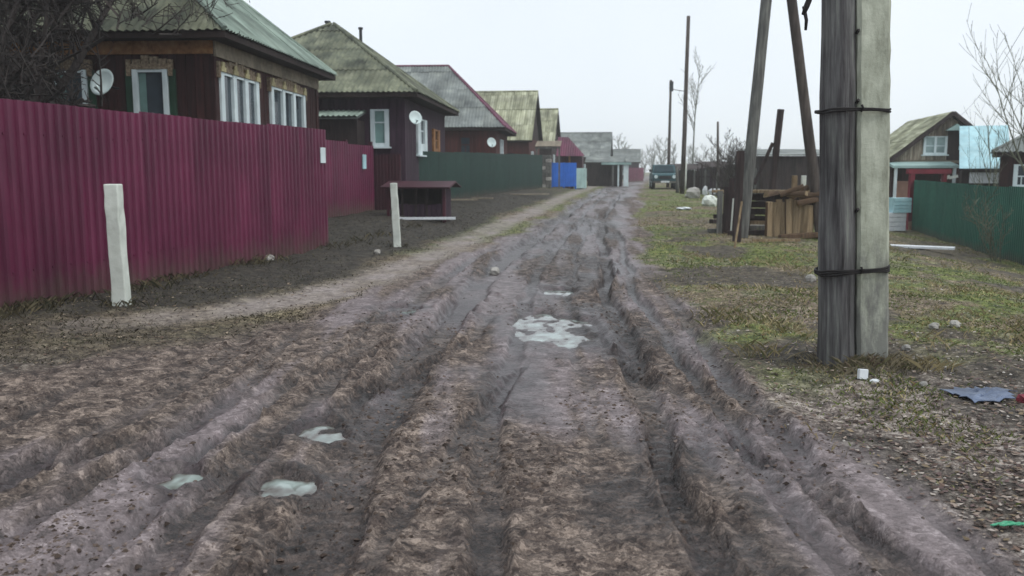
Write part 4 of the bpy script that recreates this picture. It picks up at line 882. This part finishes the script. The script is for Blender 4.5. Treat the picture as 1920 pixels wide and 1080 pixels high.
# ------------------------------------------------------------------ right side: small house, sheds
HY = 36.0; ha = at(1668, 300, HY); hp = at(1778, 213, HY); gw = (hp.x-ha.x)*2; zg = gz(hp.x, HY, False)
H8 = thing('wooden_house', 'small weathered board house with white attic window right of the concrete stub', 'house', (ha.x-.05, HY, zg), math.radians(-11))
ze, zp = ha.z-zg, hp.z-zg; dp = 6.5
MB().box(.15, gw-.15, 0, dp, -.3, ze).build('wall', 'house_brown', H8)
MB().prism([(.05, .012, ze), (gw-.05, .012, ze), (gw/2, .012, zp-.1)], (0, dp, 0)).build('gable', 'wood_under', H8)
gb_ = MB().box(.1, gw-.1, -.04, .01, ze-.12, ze-.01).build('gable_sill', 'frieze_grey', H8)
k = 30; pw = (gw-.2)/k
for i in range(k):
    x0, x1 = .1+i*pw+.006, .1+(i+1)*pw-.006; hh = lambda x: ze+(zp-.14-ze)*(1-abs(x-gw/2)/(gw/2))
    MB().prism([(x0, .011, ze), (x1, .011, ze), (x1, .011, max(ze+.02, hh(x1))), (x0, .011, max(ze+.02, hh(x0)))], (0, -.024-.004*(i % 3), 0)).build('plank', 'gable_boards' if (i < 17 or i > 25) else 'old_wood_dark', gb_)
for s_ in (-1, 1):
    rp = [(gw/2, -.35, zp), (gw/2+s_*(gw/2+.3), -.35, ze-.22), (gw/2+s_*(gw/2+.3), -.35, ze-.30), (gw/2, -.35, zp-.08)]
    rf = MB().prism(rp, (0, dp+.7, 0)).build('roof', 'wood_under', H8)
    e0 = (gw/2+s_*(gw/2+.32), -.36, ze-.2); e1 = (e0[0], dp+.36, e0[2]); t0 = (gw/2, -.36, zp+.02); t1 = (gw/2, dp+.36, zp+.02)
    roof_plane(rf, [e1, e0, t0, t1] if s_ < 0 else [e0, e1, t1, t0], 'slate_pale' if s_ < 0 else 'slate_light')
    MB().bar((gw/2, -.37, zp-.02), (gw/2+s_*(gw/2+.3), -.37, ze-.26), .04, .16, (0, 0, 1)).build('barge_board', 'old_wood_dark', rf)
def hloc(u, v, dy=0): q = at(u, v, HY+dy); return q.x-ha.x, q.z-zg
wx0, wz1 = hloc(1730, 256); wx1, wz0 = hloc(1769, 290)
window(H8, 'front', wx0, wx1, wz0, wz1, 2, 'white_paint', .09, 'curtain_pane', cols=1)
dx0, dz1 = hloc(1772, 246); dx1, dz0 = hloc(1798, 300)
dr = MB().box(dx0, dx1, -.07, -.03, ze, dz1).build('attic_door', 'wood_under', H8); MB().prism([(dx0-.12, -.04, dz1), (dx0+.55, -.04, dz1), (dx0+.25, -.04, dz1+.26)], (0, -.3, 0)).build('door_hood', 'mint_metal', dr)
MB().quadbox((dx1-.22, -.09, dz1-.75), (.16, 0, 0), (0, -.02, 0), (.05, 0, .5)).build('shutter_leaf', 'pale_blue', dr)
px0, pz = hloc(1664, 303); px1, _ = hloc(1776, 303)
MB().prism([(px0, -.02, pz), (px0, -1.3, pz-.16), (px0, -1.3, pz-.26), (px0, -.02, pz-.1)], (px1-px0, 0, 0)).build('porch_roof', 'mint_metal', H8)
for x in (px0+.08, px1-.2): MB().box(x, x+.1, -1.25, -1.15, -.3, pz-.22).build('porch_post', 'white_paint', H8)
MB().quadbox((px0+.25, -.8, .05), (.48, 0, 0), (0, .05, 0), (0, 0, 1.55)).build('porch_door', 'pink_door', H8)
# pale blue roofed extension
x0, zt = hloc(1806, 240); x1, _ = hloc(1884, 240); zb = hloc(1806, 317, -3.2)[1]
ex = thing('lean_to', 'lean-to with pale blue metal roof joined to the small board house', 'lean-to', (ha.x+x0-.75, HY-1.2, zg), math.radians(-25)); x1 -= x0
MB().box(.1, x1-.1, -2.9, .0, -.3, zb-.02).build('wall', 'old_wood_dark', ex)
rf = MB().prism([(0, .2, zt), (0, -3.2, zb), (0, -3.2, zb-.06), (0, .2, zt-.06)], (x1, 0, 0)).build('roof', 'wood_under', ex)
for i in range(5):
    for j in range(2): q0 = .2-1.7*j; MB().quadbox((x1*i/5+.006, q0, zt-(zt-zb)*j/2+.012), (x1/5-.012, 0, 0), (0, -1.7, -(zt-zb)/2), (0, 0, .012)).build('roof_sheet', 'pale_blue', rf)
MB().box(.35, x1-.05, -3.05, -2.95, zb-.5, zb-.12).build('white_sheet', 'white_board', ex)
for i, q in enumerate((-.55, -.3)): MB().bar((q, -3.0, zb-.42+.1*i), (q+.28, -3.0, zb-.25), .16, .1).build('brace', 'white_plaster', ex)
# shed at the right edge
c = at(2020, 300, 28); zg9 = gz(c.x, c.y, False); S9 = thing('garden_shed', 'brown shed with grey hipped roof and white window at the right edge', 'shed', (c.x, c.y, zg9), math.radians(-28))
planked_wall(S9, 2.1, 2.4, 0, 2.05-zg9, 'house_brown', .2); hip_roof(S9, 2.1, 2.4, 2.08-zg9, 2.72-zg9, .25, (-1.3, -.9), 'slate_grey', 'slate_grey')
window(S9, 'front', -1.72, -.9, .95-zg9, 1.70-zg9, 2, 'white_paint', .13, 'glass_dark', None)
# red gate frame, boxes
ra_ = at(1700, 428, 31.2); zr_ = gzf(ra_); t = thing('red_gate', 'red gate frame joining the left end of the right green fence', 'gate', (ra_.x, ra_.y, zr_), math.radians(12))
MB().box(0, .17, -.06, .06, -.3, 1.95).build('post', 'red_paint', t); MB().box(1.3, 1.45, -.06, .06, -.3, 1.95).build('post', 'red_paint', t); MB().box(-.1, 1.6, -.08, .08, 1.953, 2.12).build('lintel', 'red_paint', t)
MB().box(0.01, .16, -.085, -.062, -.05, .3).build('post_foot', 'pink_door', t)
for i, (u, v, Y, w, h_, m, lab) in enumerate(((1676, 428, 30.2, .75, .62, 'white_board', 'lower white crate left of the red gate post'), (1680, 400, 30.6, .62, .5, 'pale_blue', 'pale blue crate resting on the white one by the red gate'))):
    p = at(u, v, Y); z_ = gzf(p); t = thing('crate', lab, 'crate', (p.x, 30.4, z_ if i == 0 else z_+.625), .1); 
    for q in range(4): MB().box(-w/2, w/2, -.25, -.22, q*h_/4+.008, (q+1)*h_/4-.008).build('slat', m, t)
    MB().box(-w/2, w/2, -.219, .25, 0, h_).build('body', m, t)
# dark sheds along the far right
def dark_shed(label, u0, u1, vt, Y, dp, m, roofm, n, rz=0, zslope=.35):
    a, b = at(u0, vt, Y), at(u1, vt, Y); zg = min(gzf(a), gzf(b)); w = b.x-a.x; h_ = a.z-zg
    t = thing('old_shed', label, 'shed', (a.x, a.y, zg), math.radians(rz)); wl = MB().box(.02, w-.02, 0, dp, -.5, h_-.06).build('wall', 'wood_under', t); k = max(3, round(w/n))
    for i in range(k): MB().box(w*i/k+.006, w*(i+1)/k-.006, -.03-.006*(i % 2), -.001, -.2, h_-.07-random.uniform(0, .05)).build('plank', m, wl)
    MB().prism([(-.2, -.3, h_-.05), (-.2, dp+.3, h_-.05+zslope), (-.2, dp+.3, h_+.01+zslope), (-.2, -.3, h_+.01)], (w+.4, 0, 0)).build('roof', roofm, t); return t
dark_shed('long low grey shed behind the A frame pole', 1424, 1572, 290, 44, 3.5, 'old_wood_dark', 'slate_grey', .25)
dark_shed('tumbledown dark shed behind the white boulders', 1276, 1330, 317, 58, 3, 'old_wood_dark', 'old_wood_dark', .25)
dark_shed('dark shed between the thin pole and the rotting post', 1331, 1382, 313, 54, 3, 'house_plum', 'old_wood_dark', .25)
dark_shed('brownish lean-to right beside the A frame leg', 1384, 1424, 306, 50, 3, 'house_brown', 'old_wood_grey', .25)
dark_shed('low wide barn far behind the right green fence', 1590, 1700, 300, 75, 5, 'old_wood_grey', 'slate_grey', .4)
# teal car at the end of the road
cp = at(1243, 350, 57); cz = gzf(cp); CAR = thing('parked_car', 'teal boxy off road car facing us at the end of the road', 'car', (cp.x, cp.y, cz+.0), math.radians(-6))
def loft(secs, m, name, par):            # cross sections (y, half width, z low, z high)
    mb = MB()
    for (y, w, a, b) in secs: mb.v += [(-w, y, a), (w, y, a), (w*.97, y, b), (-w*.97, y, b)]
    for i in range(len(secs)-1):
        for k_ in range(4): mb.f.append((i*4+k_, i*4+(k_+1) % 4, i*4+4+(k_+1) % 4, i*4+4+k_))
    mb.f.append((3, 2, 1, 0)); e = len(mb.v)-4; mb.f.append((e, e+1, e+2, e+3)); return bevel(mb.build(name, m, par), .04)
loft([(-1.85, .70, .5, .88), (-1.75, .76, .42, .96), (-.75, .80, .40, 1.02), (1.8, .80, .40, 1.02), (1.9, .74, .5, .95)], 'teal_paint', 'body', CAR)
loft([(-.72, .74, 1.021, 1.03), (-.35, .68, 1.021, 1.52), (1.5, .68, 1.021, 1.54), (1.8, .74, 1.021, 1.10)], 'teal_paint', 'cabin', CAR)
MB().prism([(-.62, -.735, 1.07), (.62, -.735, 1.07), (.57, -.40, 1.46), (-.57, -.40, 1.46)], (0, -.012, .006)).build('windscreen', 'glass_car', CAR)
for s_ in (-1, 1):
    MB().prism([(s_*.755, -.5, 1.08), (s_*.755, 1.5, 1.08), (s_*.69, 1.35, 1.45), (s_*.69, -.28, 1.45)], (s_*.012, 0, 0)).build('side_window', 'glass_car', CAR)
    MB().tube([(s_*.55, -1.90, .78), (s_*.55, -1.80, .78)], .11, 14).build('headlight', 'white_paint', CAR); MB().box(s_*.80, s_*.80+s_*.12, -.55, -.48, 1.08, 1.24).build('mirror', 'dark_metal', CAR)
    for y in (-1.2, 1.2):
        wh_ = MB().tube([(s_*.58, y, .33), (s_*.80, y, .33)], .33, 18).build('wheel', 'rubber', CAR); MB().tube([(s_*.79, y, .33), (s_*.815, y, .33)], .19, 14).build('rim', 'dish_grey', wh_)
MB().box(-.36, .36, -1.88, -1.84, .64, .84).build('grille', 'dark_metal', CAR); MB().box(-.74, .74, -1.98, -1.86, .40, .52).build('bumper', 'old_wood_grey', CAR); MB().box(-.26, .26, -1.995, -1.981, .42, .53).build('number_plate', 'white_board', CAR)

# ------------------------------------------------------------------ trees without leaves
def grow_tree(seed, height, r0, levels, spread=.6, n_child=(7, 6, 5), up=.15, lean=(0, 0), first=.25, wob=.12, fork=1, clen=.55):
    R_ = random.Random(seed); segs = []
    def branch(p, d, ln, r, lv, n):
        k = max(3, int(5-lv)); pts = [p]; dd = d.copy()
        for i in range(k):
            dd = (dd+Vector((R_.gauss(0, wob), R_.gauss(0, wob), R_.gauss(0, wob*.6)+up*.3))).normalized(); q = pts[-1]+dd*(ln/k); ra__ = r*(1-.8*i/k); rb__ = r*(1-.8*(i+1)/k); segs.append((pts[-1], q, ra__, rb__, lv)); pts.append(q)
        if lv >= levels: return
        c = n_child[min(lv, len(n_child)-1)]
        for j in range(c):
            t = first+(1-first)*(j+R_.random())/c if lv == 0 else .15+.85*(j+R_.random())/c
            f = min(t*k, k-1e-3); i = int(f); p0 = pts[i].lerp(pts[i+1], f-i); base = (pts[i+1]-pts[i]).normalized()
            a = R_.uniform(0, 2*math.pi); perp = base.orthogonal().normalized(); perp = Matrix.Rotation(a, 3, base) @ perp
            nd = (base*(1-spread)+perp*spread+Vector((0, 0, up))).normalized(); branch(p0, nd, ln*clen*R_.uniform(.6, 1.1)*(1.15-t*.5), r*.55*(1-.6*t)+.002, lv+1, n)
    for f in range(fork):
        d = Vector((lean[0]+R_.uniform(-.28, .28)*(fork > 1), lean[1]+R_.uniform(-.2, .2)*(fork > 1), 1)).normalized(); branch(Vector((R_.uniform(-.1, .1)*(fork > 1), 0, -.2)), d, height*(1 if f == 0 else R_.uniform(.7, 1)), r0, 0, None)
    return segs
def seg_mesh(name, segs, sides, m, par, minr=.0):
    if not segs: return
    P0 = np.array([s[0] for s in segs]); P1 = np.array([s[1] for s in segs]); r0 = np.maximum([s[2] for s in segs], minr); r1 = np.maximum([s[3] for s in segs], minr)
    d = P1-P0; d /= np.linalg.norm(d, axis=1, keepdims=True); ref = np.where(np.abs(d[:, 2:3]) < .9, [[0, 0, 1.0]], [[0, 1.0, 0]]); x = np.cross(d, ref); x /= np.linalg.norm(x, axis=1, keepdims=True); y = np.cross(x, d)
    a = 2*np.pi*np.arange(sides)/sides; ca = np.cos(a)[None, :, None]; sa = np.sin(a)[None, :, None]; ring = x[:, None]*ca+y[:, None]*sa
    V = np.concatenate([P0[:, None]+ring*r0[:, None, None], (P1+d*.01)[:, None]+ring*r1[:, None, None]], 1).reshape(-1, 3)
    k = np.arange(sides); f = np.stack([k, (k+1) % sides, sides+(k+1) % sides, sides+k], -1); F = (f[None]+(np.arange(len(segs))*2*sides)[:, None, None]).reshape(-1, 4)
    return np_mesh(name, V, F, m, par, None, sides > 4)
def bare_tree(label, loc, segs, m, mt=None, name='bare_tree', cat='tree', minr=.003, group=None, split=0, clear=None):
    if clear: segs = [q_ for q_ in segs if not (max(q_[0].x, q_[1].x) > clear[0] and min(q_[0].z, q_[1].z) < clear[1])]      # lower limbs sawn off on the house side
    t = thing(name, label, cat, loc, 0, group)
    seg_mesh('trunk', [s for s in segs if s[4] <= split], 8, m, t); seg_mesh('crown', [s for s in segs if s[4] > split], 3, mt or m, t, minr); return t
q = at(18, 300, 13.4); bare_tree('dense dark leafless tree rising behind the maroon fence at upper left', (q.x, q.y, gzf(q)), grow_tree(3, 7.2, .13, 3, .62, (23, 14, 9), .04, (-.03, 0), .22, .14, 2, .47), 'bark_tree', minr=.0065, clear=(.75, 3.8))
q = at(-105, 300, 12.4); bare_tree('leafless shrub tree at the extreme upper left above the fence', (q.x, q.y, gzf(q)), grow_tree(8, 6.0, .09, 3, .62, (16, 12, 9), .05, (.12, 0), .2, .14, 2, .5), 'bark_tree', minr=.006, clear=(1.7, 3.8))
q = at(120, 300, 13.6); bare_tree('smaller leafless tree whose twigs cross the nearest roof', (q.x, q.y, gzf(q)), grow_tree(14, 6.4, .06, 3, .6, (9, 8, 6), .10, (.10, 0), .62, .12, 1, .42), 'bark_tree', minr=.005, clear=(.35, 3.5))
q = at(1985, 400, 23.0); bare_tree('fan of thin leafless stems above the right green fence', (q.x, q.y, gzf(q)), grow_tree(21, 5.4, .035, 2, .42, (10, 7), .22, (-.12, 0), .3, .09, 5, .42), 'twig_olive', minr=.0045)
q = at(1850, 400, 26.0); bare_tree('sparse thin leafless sapling before the pale blue roof', (q.x, q.y, gzf(q)), grow_tree(24, 4.0, .025, 2, .42, (10, 6), .22, (-.05, 0), .3, .09, 2, .42), 'twig_olive', minr=.0035)
q = on_ground(1872, 492); bare_tree('small leafless shrub growing against the bright green fence', (q.x, q.y, q.z), grow_tree(26, 1.75, .018, 2, .5, (8, 5), .15, (-.22, 0), .2, .1, 4, .45), 'twig_olive', name='leafless_shrub', cat='shrub', minr=.0055)
q = at(1298, 345, 72); bare_tree('tall thin leafless birch behind the tallest far pole', (q.x, q.y, gzf(q)), grow_tree(31, 9.6, .09, 2, .5, (16, 9), .2, (0, 0), .45, .05, 1, .3), 'bark_pale_haze', minr=.012)
for i, (u, h_, Y, sd_) in enumerate(((1372, 3.0, 40, 41), (1392, 2.6, 43, 42), (1338, 2.3, 60, 43))):
    q = at(u, 340, Y); bare_tree(['bare bush rising behind the rotting post', 'bare bush just left of the A frame leg', 'low bare bush by the short thin pole'][i], (q.x, q.y, gzf(q)), grow_tree(sd_, h_, .03, 2, .5, (11, 8), .2, (0, 0), .15, .1, 6, .45), 'bark_tree', name='bare_bush', cat='bush', minr=.008)
protos = [grow_tree(50+i, 7.0, .10, 2, .5, (16, 9), .22, (0, 0), .2, .08, 2, .36) for i in range(3)]; trees = []
spots = [(1160, 135), (1186, 150), (1206, 142), (1226, 160), (1244, 150), (1266, 165), (1290, 150), (1316, 160), (1345, 150), (1372, 170), (1402, 155), (1440, 165), (1475, 150), (1510, 160), (1548, 150), (1590, 165), (1680, 160), (1730, 175), (1800, 150), (1860, 165), (1915, 155), (1960, 170), (1120, 160), (1085, 170), (960, 165), (1010, 150)]
places = ['left of the far maroon fence', 'above the far maroon fence', 'between far maroon fence and car', 'left of the teal car', 'right behind the teal car', 'just left of the tallest thin pole', 'behind the pale post', 'behind the tumbledown dark shed', 'behind the short thin pole', 'behind the bare bushes', 'behind the A frame leg', 'left over the long grey shed', 'over the middle of the long grey shed', 'over the right of the long grey shed', 'behind the double pole', 'hidden mostly by the concrete stub', 'left of the small board house', 'behind the small board house gable', 'behind the pale blue roof', 'behind the right shed roof', 'at the right picture edge', 'past the right picture edge', 'behind the far grey barn roof', 'behind the maroon gate shed', 'behind the steep pale roof', 'behind the small pale green roof']
for i, (u, Y) in enumerate(spots):
    q = at(u, 330, Y); sc_ = (.62+.28*random.random())*(1 if u < 1420 else .62)
    if i < 3: t = bare_tree('x', q, protos[i], 'bark_pale_haze', minr=.022, group='bare trees on the horizon'); trees.append(t)
    else: t = copy_tree(trees[i % 3]); t.rotation_euler = (0, 0, random.uniform(0, 6))
    t.location = (q.x, q.y, gzf(q)); t.scale = (1.25*sc_, 1.25*sc_, sc_); t['label'] = 'pale bare tree on the horizon '+places[i]; t['category'] = 'tree'

# ------------------------------------------------------------------ grass, leaves, clods
def scatter(n, y0, y1, xlo, xhi, seed):
    g = np.random.default_rng(seed); y = y0*(y1/y0)**g.random(n); x = g.uniform(-1, 1, n); X = np.where(True, (xlo+xhi)/2+x*(xhi-xlo)/2, 0)*np.maximum(y, 4)/10; return X, y, g
def grass_field(name, n, y0, y1, xlo, xhi, seed, keep, cols, h0, h1, label, thin=1):
    X, Y, g = scatter(n, y0, y1, xlo, xhi, seed); k = keep(X, Y) > g.random(n); X, Y = X[k], Y[k]; n = len(X); Z = terrain(X, Y)-.006
    a = g.uniform(0, 2*np.pi, n); hgt = g.uniform(h0, h1, n)*(.6+.8*vn(X*1.7, Y*1.3, 5)); w = (.0022+.0005*Y)*thin; le = g.uniform(.5, 1.6, n)*hgt; b = g.uniform(0, 2*np.pi, n)
    dx, dy = np.cos(a)*w, np.sin(a)*w; lx, ly = np.cos(b)*le, np.sin(b)*le
    V = np.stack([np.stack([X-dx, Y-dy, Z], -1), np.stack([X+dx, Y+dy, Z], -1), np.stack([X+dx*.6+lx*.4, Y+dy*.6+ly*.4, Z+hgt*.6], -1), np.stack([X+lx, Y+ly, Z+hgt*.95], -1)], 1).reshape(-1, 3)
    F = np.arange(4*n).reshape(-1, 4); pick = g.integers(0, len(cols), n); pick = np.where(vn(X*.8, Y*.6, 9)+.3*g.random(n) > .66, 0, pick); C = np.array([c for c in cols])[pick]*g.uniform(.75, 1.2, (n, 1)); C[:, 3] = 1
    o = np_mesh(name, V, F, 'blade_tint', None, {'tint': np.repeat(C, 4, 0)}); tag(o, label, 'grass', None, 'stuff')
greens = [L(88, 98, 52), L(112, 112, 68), L(146, 136, 96), L(176, 164, 124), L(78, 88, 46), L(134, 114, 82)]
def keep_right(X, Y): d, m, p = masks(X, Y); return (1-m)*(d > .5)*np.clip(.35+1.1*vn(X*1.1, Y*.9, 44)-.55*sstep(8, 4, Y)-.95*sstep(0, .24, fbm(X*.8, Y*.55, 140, 4)), 0.03, 1)
def keep_left(X, Y): d, m, p = masks(X, Y); return (1-m)*(1-p)*(d < 0)*np.clip(.2+.9*vn(X*1.1, Y*.9, 45), 0, 1)
grass_field('verge_grass', 210000, 3.2, 45, 1, 10, 3, keep_right, greens, .012, .034, 'short olive grass on the right verge')
grass_field('fence_grass', 130000, 6.5, 40, -8, 1.5, 4, keep_left, [L(66, 62, 50), L(80, 75, 60), L(58, 56, 45), L(98, 90, 74), L(56, 58, 43)], .010, .03, 'dark rough grass along the left fences')
def keep_foot(X, Y): return np.clip(1.4*np.exp(-((X-2.66)/.36)**2-((Y-PY)/.30)**2)-.1, 0, 1)
grass_field('pole_weeds', 16000, 5.6, 8.0, 2.6, 5.2, 12, keep_foot, [L(112, 104, 84), L(138, 128, 106), L(84, 82, 58), L(92, 78, 66)], .02, .08, 'dry weeds around the foot of the double pole', .4)
_posts = [on_ground(229, 577), on_ground(745, 461)]
def keep_post(X, Y): return np.clip(sum(1.3*np.exp(-((X-p_.x)/.2)**2-((Y-p_.y)/.2)**2) for p_ in _posts)-.1, 0, 1)
grass_field('post_weeds', 60000, 8.0, 20, -8, -1, 15, keep_post, [L(66, 62, 48), L(88, 82, 64), L(54, 54, 40), L(112, 102, 80)], .03, .12, 'dark weeds around the feet of the two white posts', .5)
def keep_tall(X, Y): d, m, p = masks(X, Y); return (1-m)*(1-p)*(d > .4)*np.clip(4*(vn(X*1.9, Y*1.5, 61)-.70), 0, .8)
grass_field('dead_stalks', 60000, 4.0, 40, 1, 10, 13, keep_tall, [L(140, 128, 96), L(162, 150, 120), L(112, 106, 72), L(92, 96, 58)], .04, .10, 'clumps of taller straw coloured grass on the right verge', .55)
def keep_fence(X, Y):
    tt = ((X-fa.x)*fd.x+(Y-fa.y)*fd.y); off = (X-fa.x)*fd.y-(Y-fa.y)*fd.x; return np.clip(1.5*np.exp(-((off-.12)/.22)**2)*vn(tt*1.3, tt*0, 63)**1.3, 0, 1)*(off > -.05)
grass_field('fence_foot_grass', 60000, 6.5, 30, -8, -1, 14, keep_fence, [L(66, 62, 48), L(86, 80, 62), L(52, 52, 38), L(98, 90, 70)], .04, .13, 'tall dark grass tufts along the bottom of the maroon fence', .6)
def flakes(name, n, y0, y1, xlo, xhi, seed, keep, cols, s0, s1, label, cat):
    X, Y, g = scatter(n, y0, y1, xlo, xhi, seed); k = keep(X, Y) > g.random(n); X, Y = X[k], Y[k]; n = len(X); Z = terrain(X, Y)+.004
    a = g.uniform(0, 2*np.pi, n); s = g.uniform(s0, s1, n)*(1+.04*Y); t = g.uniform(-.5, .5, (n, 3)); ux, uy = np.cos(a)*s, np.sin(a)*s; vx, vy = -np.sin(a)*s*.55, np.cos(a)*s*.55; cur = g.uniform(.1, .6, n)*s
    V = np.stack([np.stack([X-ux, Y-uy, Z+cur*g.random(n)], -1), np.stack([X+vx, Y+vy, Z+cur*g.random(n)], -1), np.stack([X+ux, Y+uy, Z+cur], -1), np.stack([X-vx, Y-vy, Z+cur*g.random(n)], -1)], 1).reshape(-1, 3)
    C = np.array(cols)[g.integers(0, len(cols), n)]*g.uniform(.7, 1.2, (n, 1)); C[:, 3] = 1
    tag(np_mesh(name, V, np.arange(4*n).reshape(-1, 4), 'leaf_tint', None, {'tint': np.repeat(C, 4, 0)}), label, cat, None, 'stuff')
flakes('fallen_leaves', 40000, 3.0, 16, .5, 10, 6, lambda X, Y: (1-masks(X, Y)[1])*(masks(X, Y)[0] > .5)*np.clip(1.25*vn(X*1.2, Y, 47)-.1-.06*Y+.3, .02, 1), [L(108, 90, 80), L(142, 128, 118), L(76, 62, 56), L(160, 150, 142), L(122, 108, 88), L(94, 78, 76), L(64, 54, 48)], .007, .021, 'brown and pale fallen leaves littering the right foreground', 'leaves')
flakes('straw_litter', 9000, 3.0, 12, -8, 1, 8, lambda X, Y: .5*(1-masks(X, Y)[1])*(masks(X, Y)[0] < -1.6), [L(128, 112, 96), L(98, 82, 72), L(156, 142, 124), L(74, 62, 56)], .008, .020, 'bits of straw and leaf trodden into the left mud', 'straw')
def clods(name, n, y0, y1, xlo, xhi, seed, keep, cols, s0, s1, label, cat):
    X, Y, g = scatter(n, y0, y1, xlo, xhi, seed); k = keep(X, Y) > g.random(n); X, Y = X[k], Y[k]; n = len(X); Z = terrain(X, Y)
    base = np.array([(1, 0, 0), (0, 1, 0), (-1, 0, 0), (0, -1, 0), (.7, .7, .1), (-.7, .7, .1), (-.7, -.7, .1), (.7, -.7, .1), (0, 0, .8)], float); s = (s0*(s1/s0)**(g.random(n)**2))*(1+.03*Y)
    V = (base[None]*s[:, None, None]*g.uniform(.6, 1.25, (n, 9, 1))*np.array([1, 1, .8])+np.stack([X, Y, Z-.15*s], -1)[:, None]).reshape(-1, 3)
    ring = [0, 4, 1, 5, 2, 6, 3, 7]; f = np.array([(ring[i], ring[(i+1) % 8], 8) for i in range(8)]); F = (f[None]+(np.arange(n)*9)[:, None, None]).reshape(-1, 3)
    C = np.array(cols)[g.integers(0, len(cols), n)]*g.uniform(.7, 1.15, (n, 1)); C[:, 3] = 1
    tag(np_mesh(name, V, F, 'clod_tint', None, {'tint': np.repeat(C, 9, 0)}), label, cat, None, 'stuff')
clods('mud_clods', 60000, 2.8, 22, -8, 5, 9, lambda X, Y: masks(X, Y)[1]*np.clip(2.4*(vn(X*1.6, Y*.9, 48)-.42), .03, 1)*(1-puddle_mask(X, Y)[0]), [L(74, 63, 56), L(92, 80, 73), L(112, 100, 94), L(58, 49, 44)], .004, .018, 'lumps of churned mud between the ruts', 'mud clods')
clods('verge_pebbles', 9000, 3.0, 14, .5, 10, 10, lambda X, Y: (1-masks(X, Y)[1])*.6, [L(150, 142, 134), L(176, 170, 164), L(118, 108, 102)], .004, .016, 'pale pebbles strewn over the right foreground', 'pebbles')

# faint service wire running down to the small house on the right
a, b = at(1782, 226, 35.0), at(2010, -110, 12.0); pts = [a.lerp(b, k/24)-Vector((0, 0, .5*4*(k/24)*(1-k/24))) for k in range(25)]
o = MB().tube([p_-a for p_ in pts], .004, 5).build('overhead_wire', 'wire_black'); o.location = a; tag(o, 'single thin service wire crossing the sky at upper right', 'wire')

# ------------------------------------------------------------------ haze
def haze():
    o = MB().box(-440, 440, -60, 460, -3.0, 13.0).build('haze', None); o['kind'] = 'stuff'; tag(o, 'thin pale mist hanging along the whole street', 'haze')
    m = bpy.data.materials.new('thin_mist'); m.use_nodes = True; n = m.node_tree.nodes; n.clear()
    v = n.new('ShaderNodeVolumePrincipled'); v.inputs['Color'].default_value = (.955, .975, .985, 1); v.inputs['Density'].default_value = .0013; v.inputs['Anisotropy'].default_value = .2
    out = n.new('ShaderNodeOutputMaterial'); m.node_tree.links.new(v.outputs[0], out.inputs['Volume']); o.data.materials.append(m)
haze()
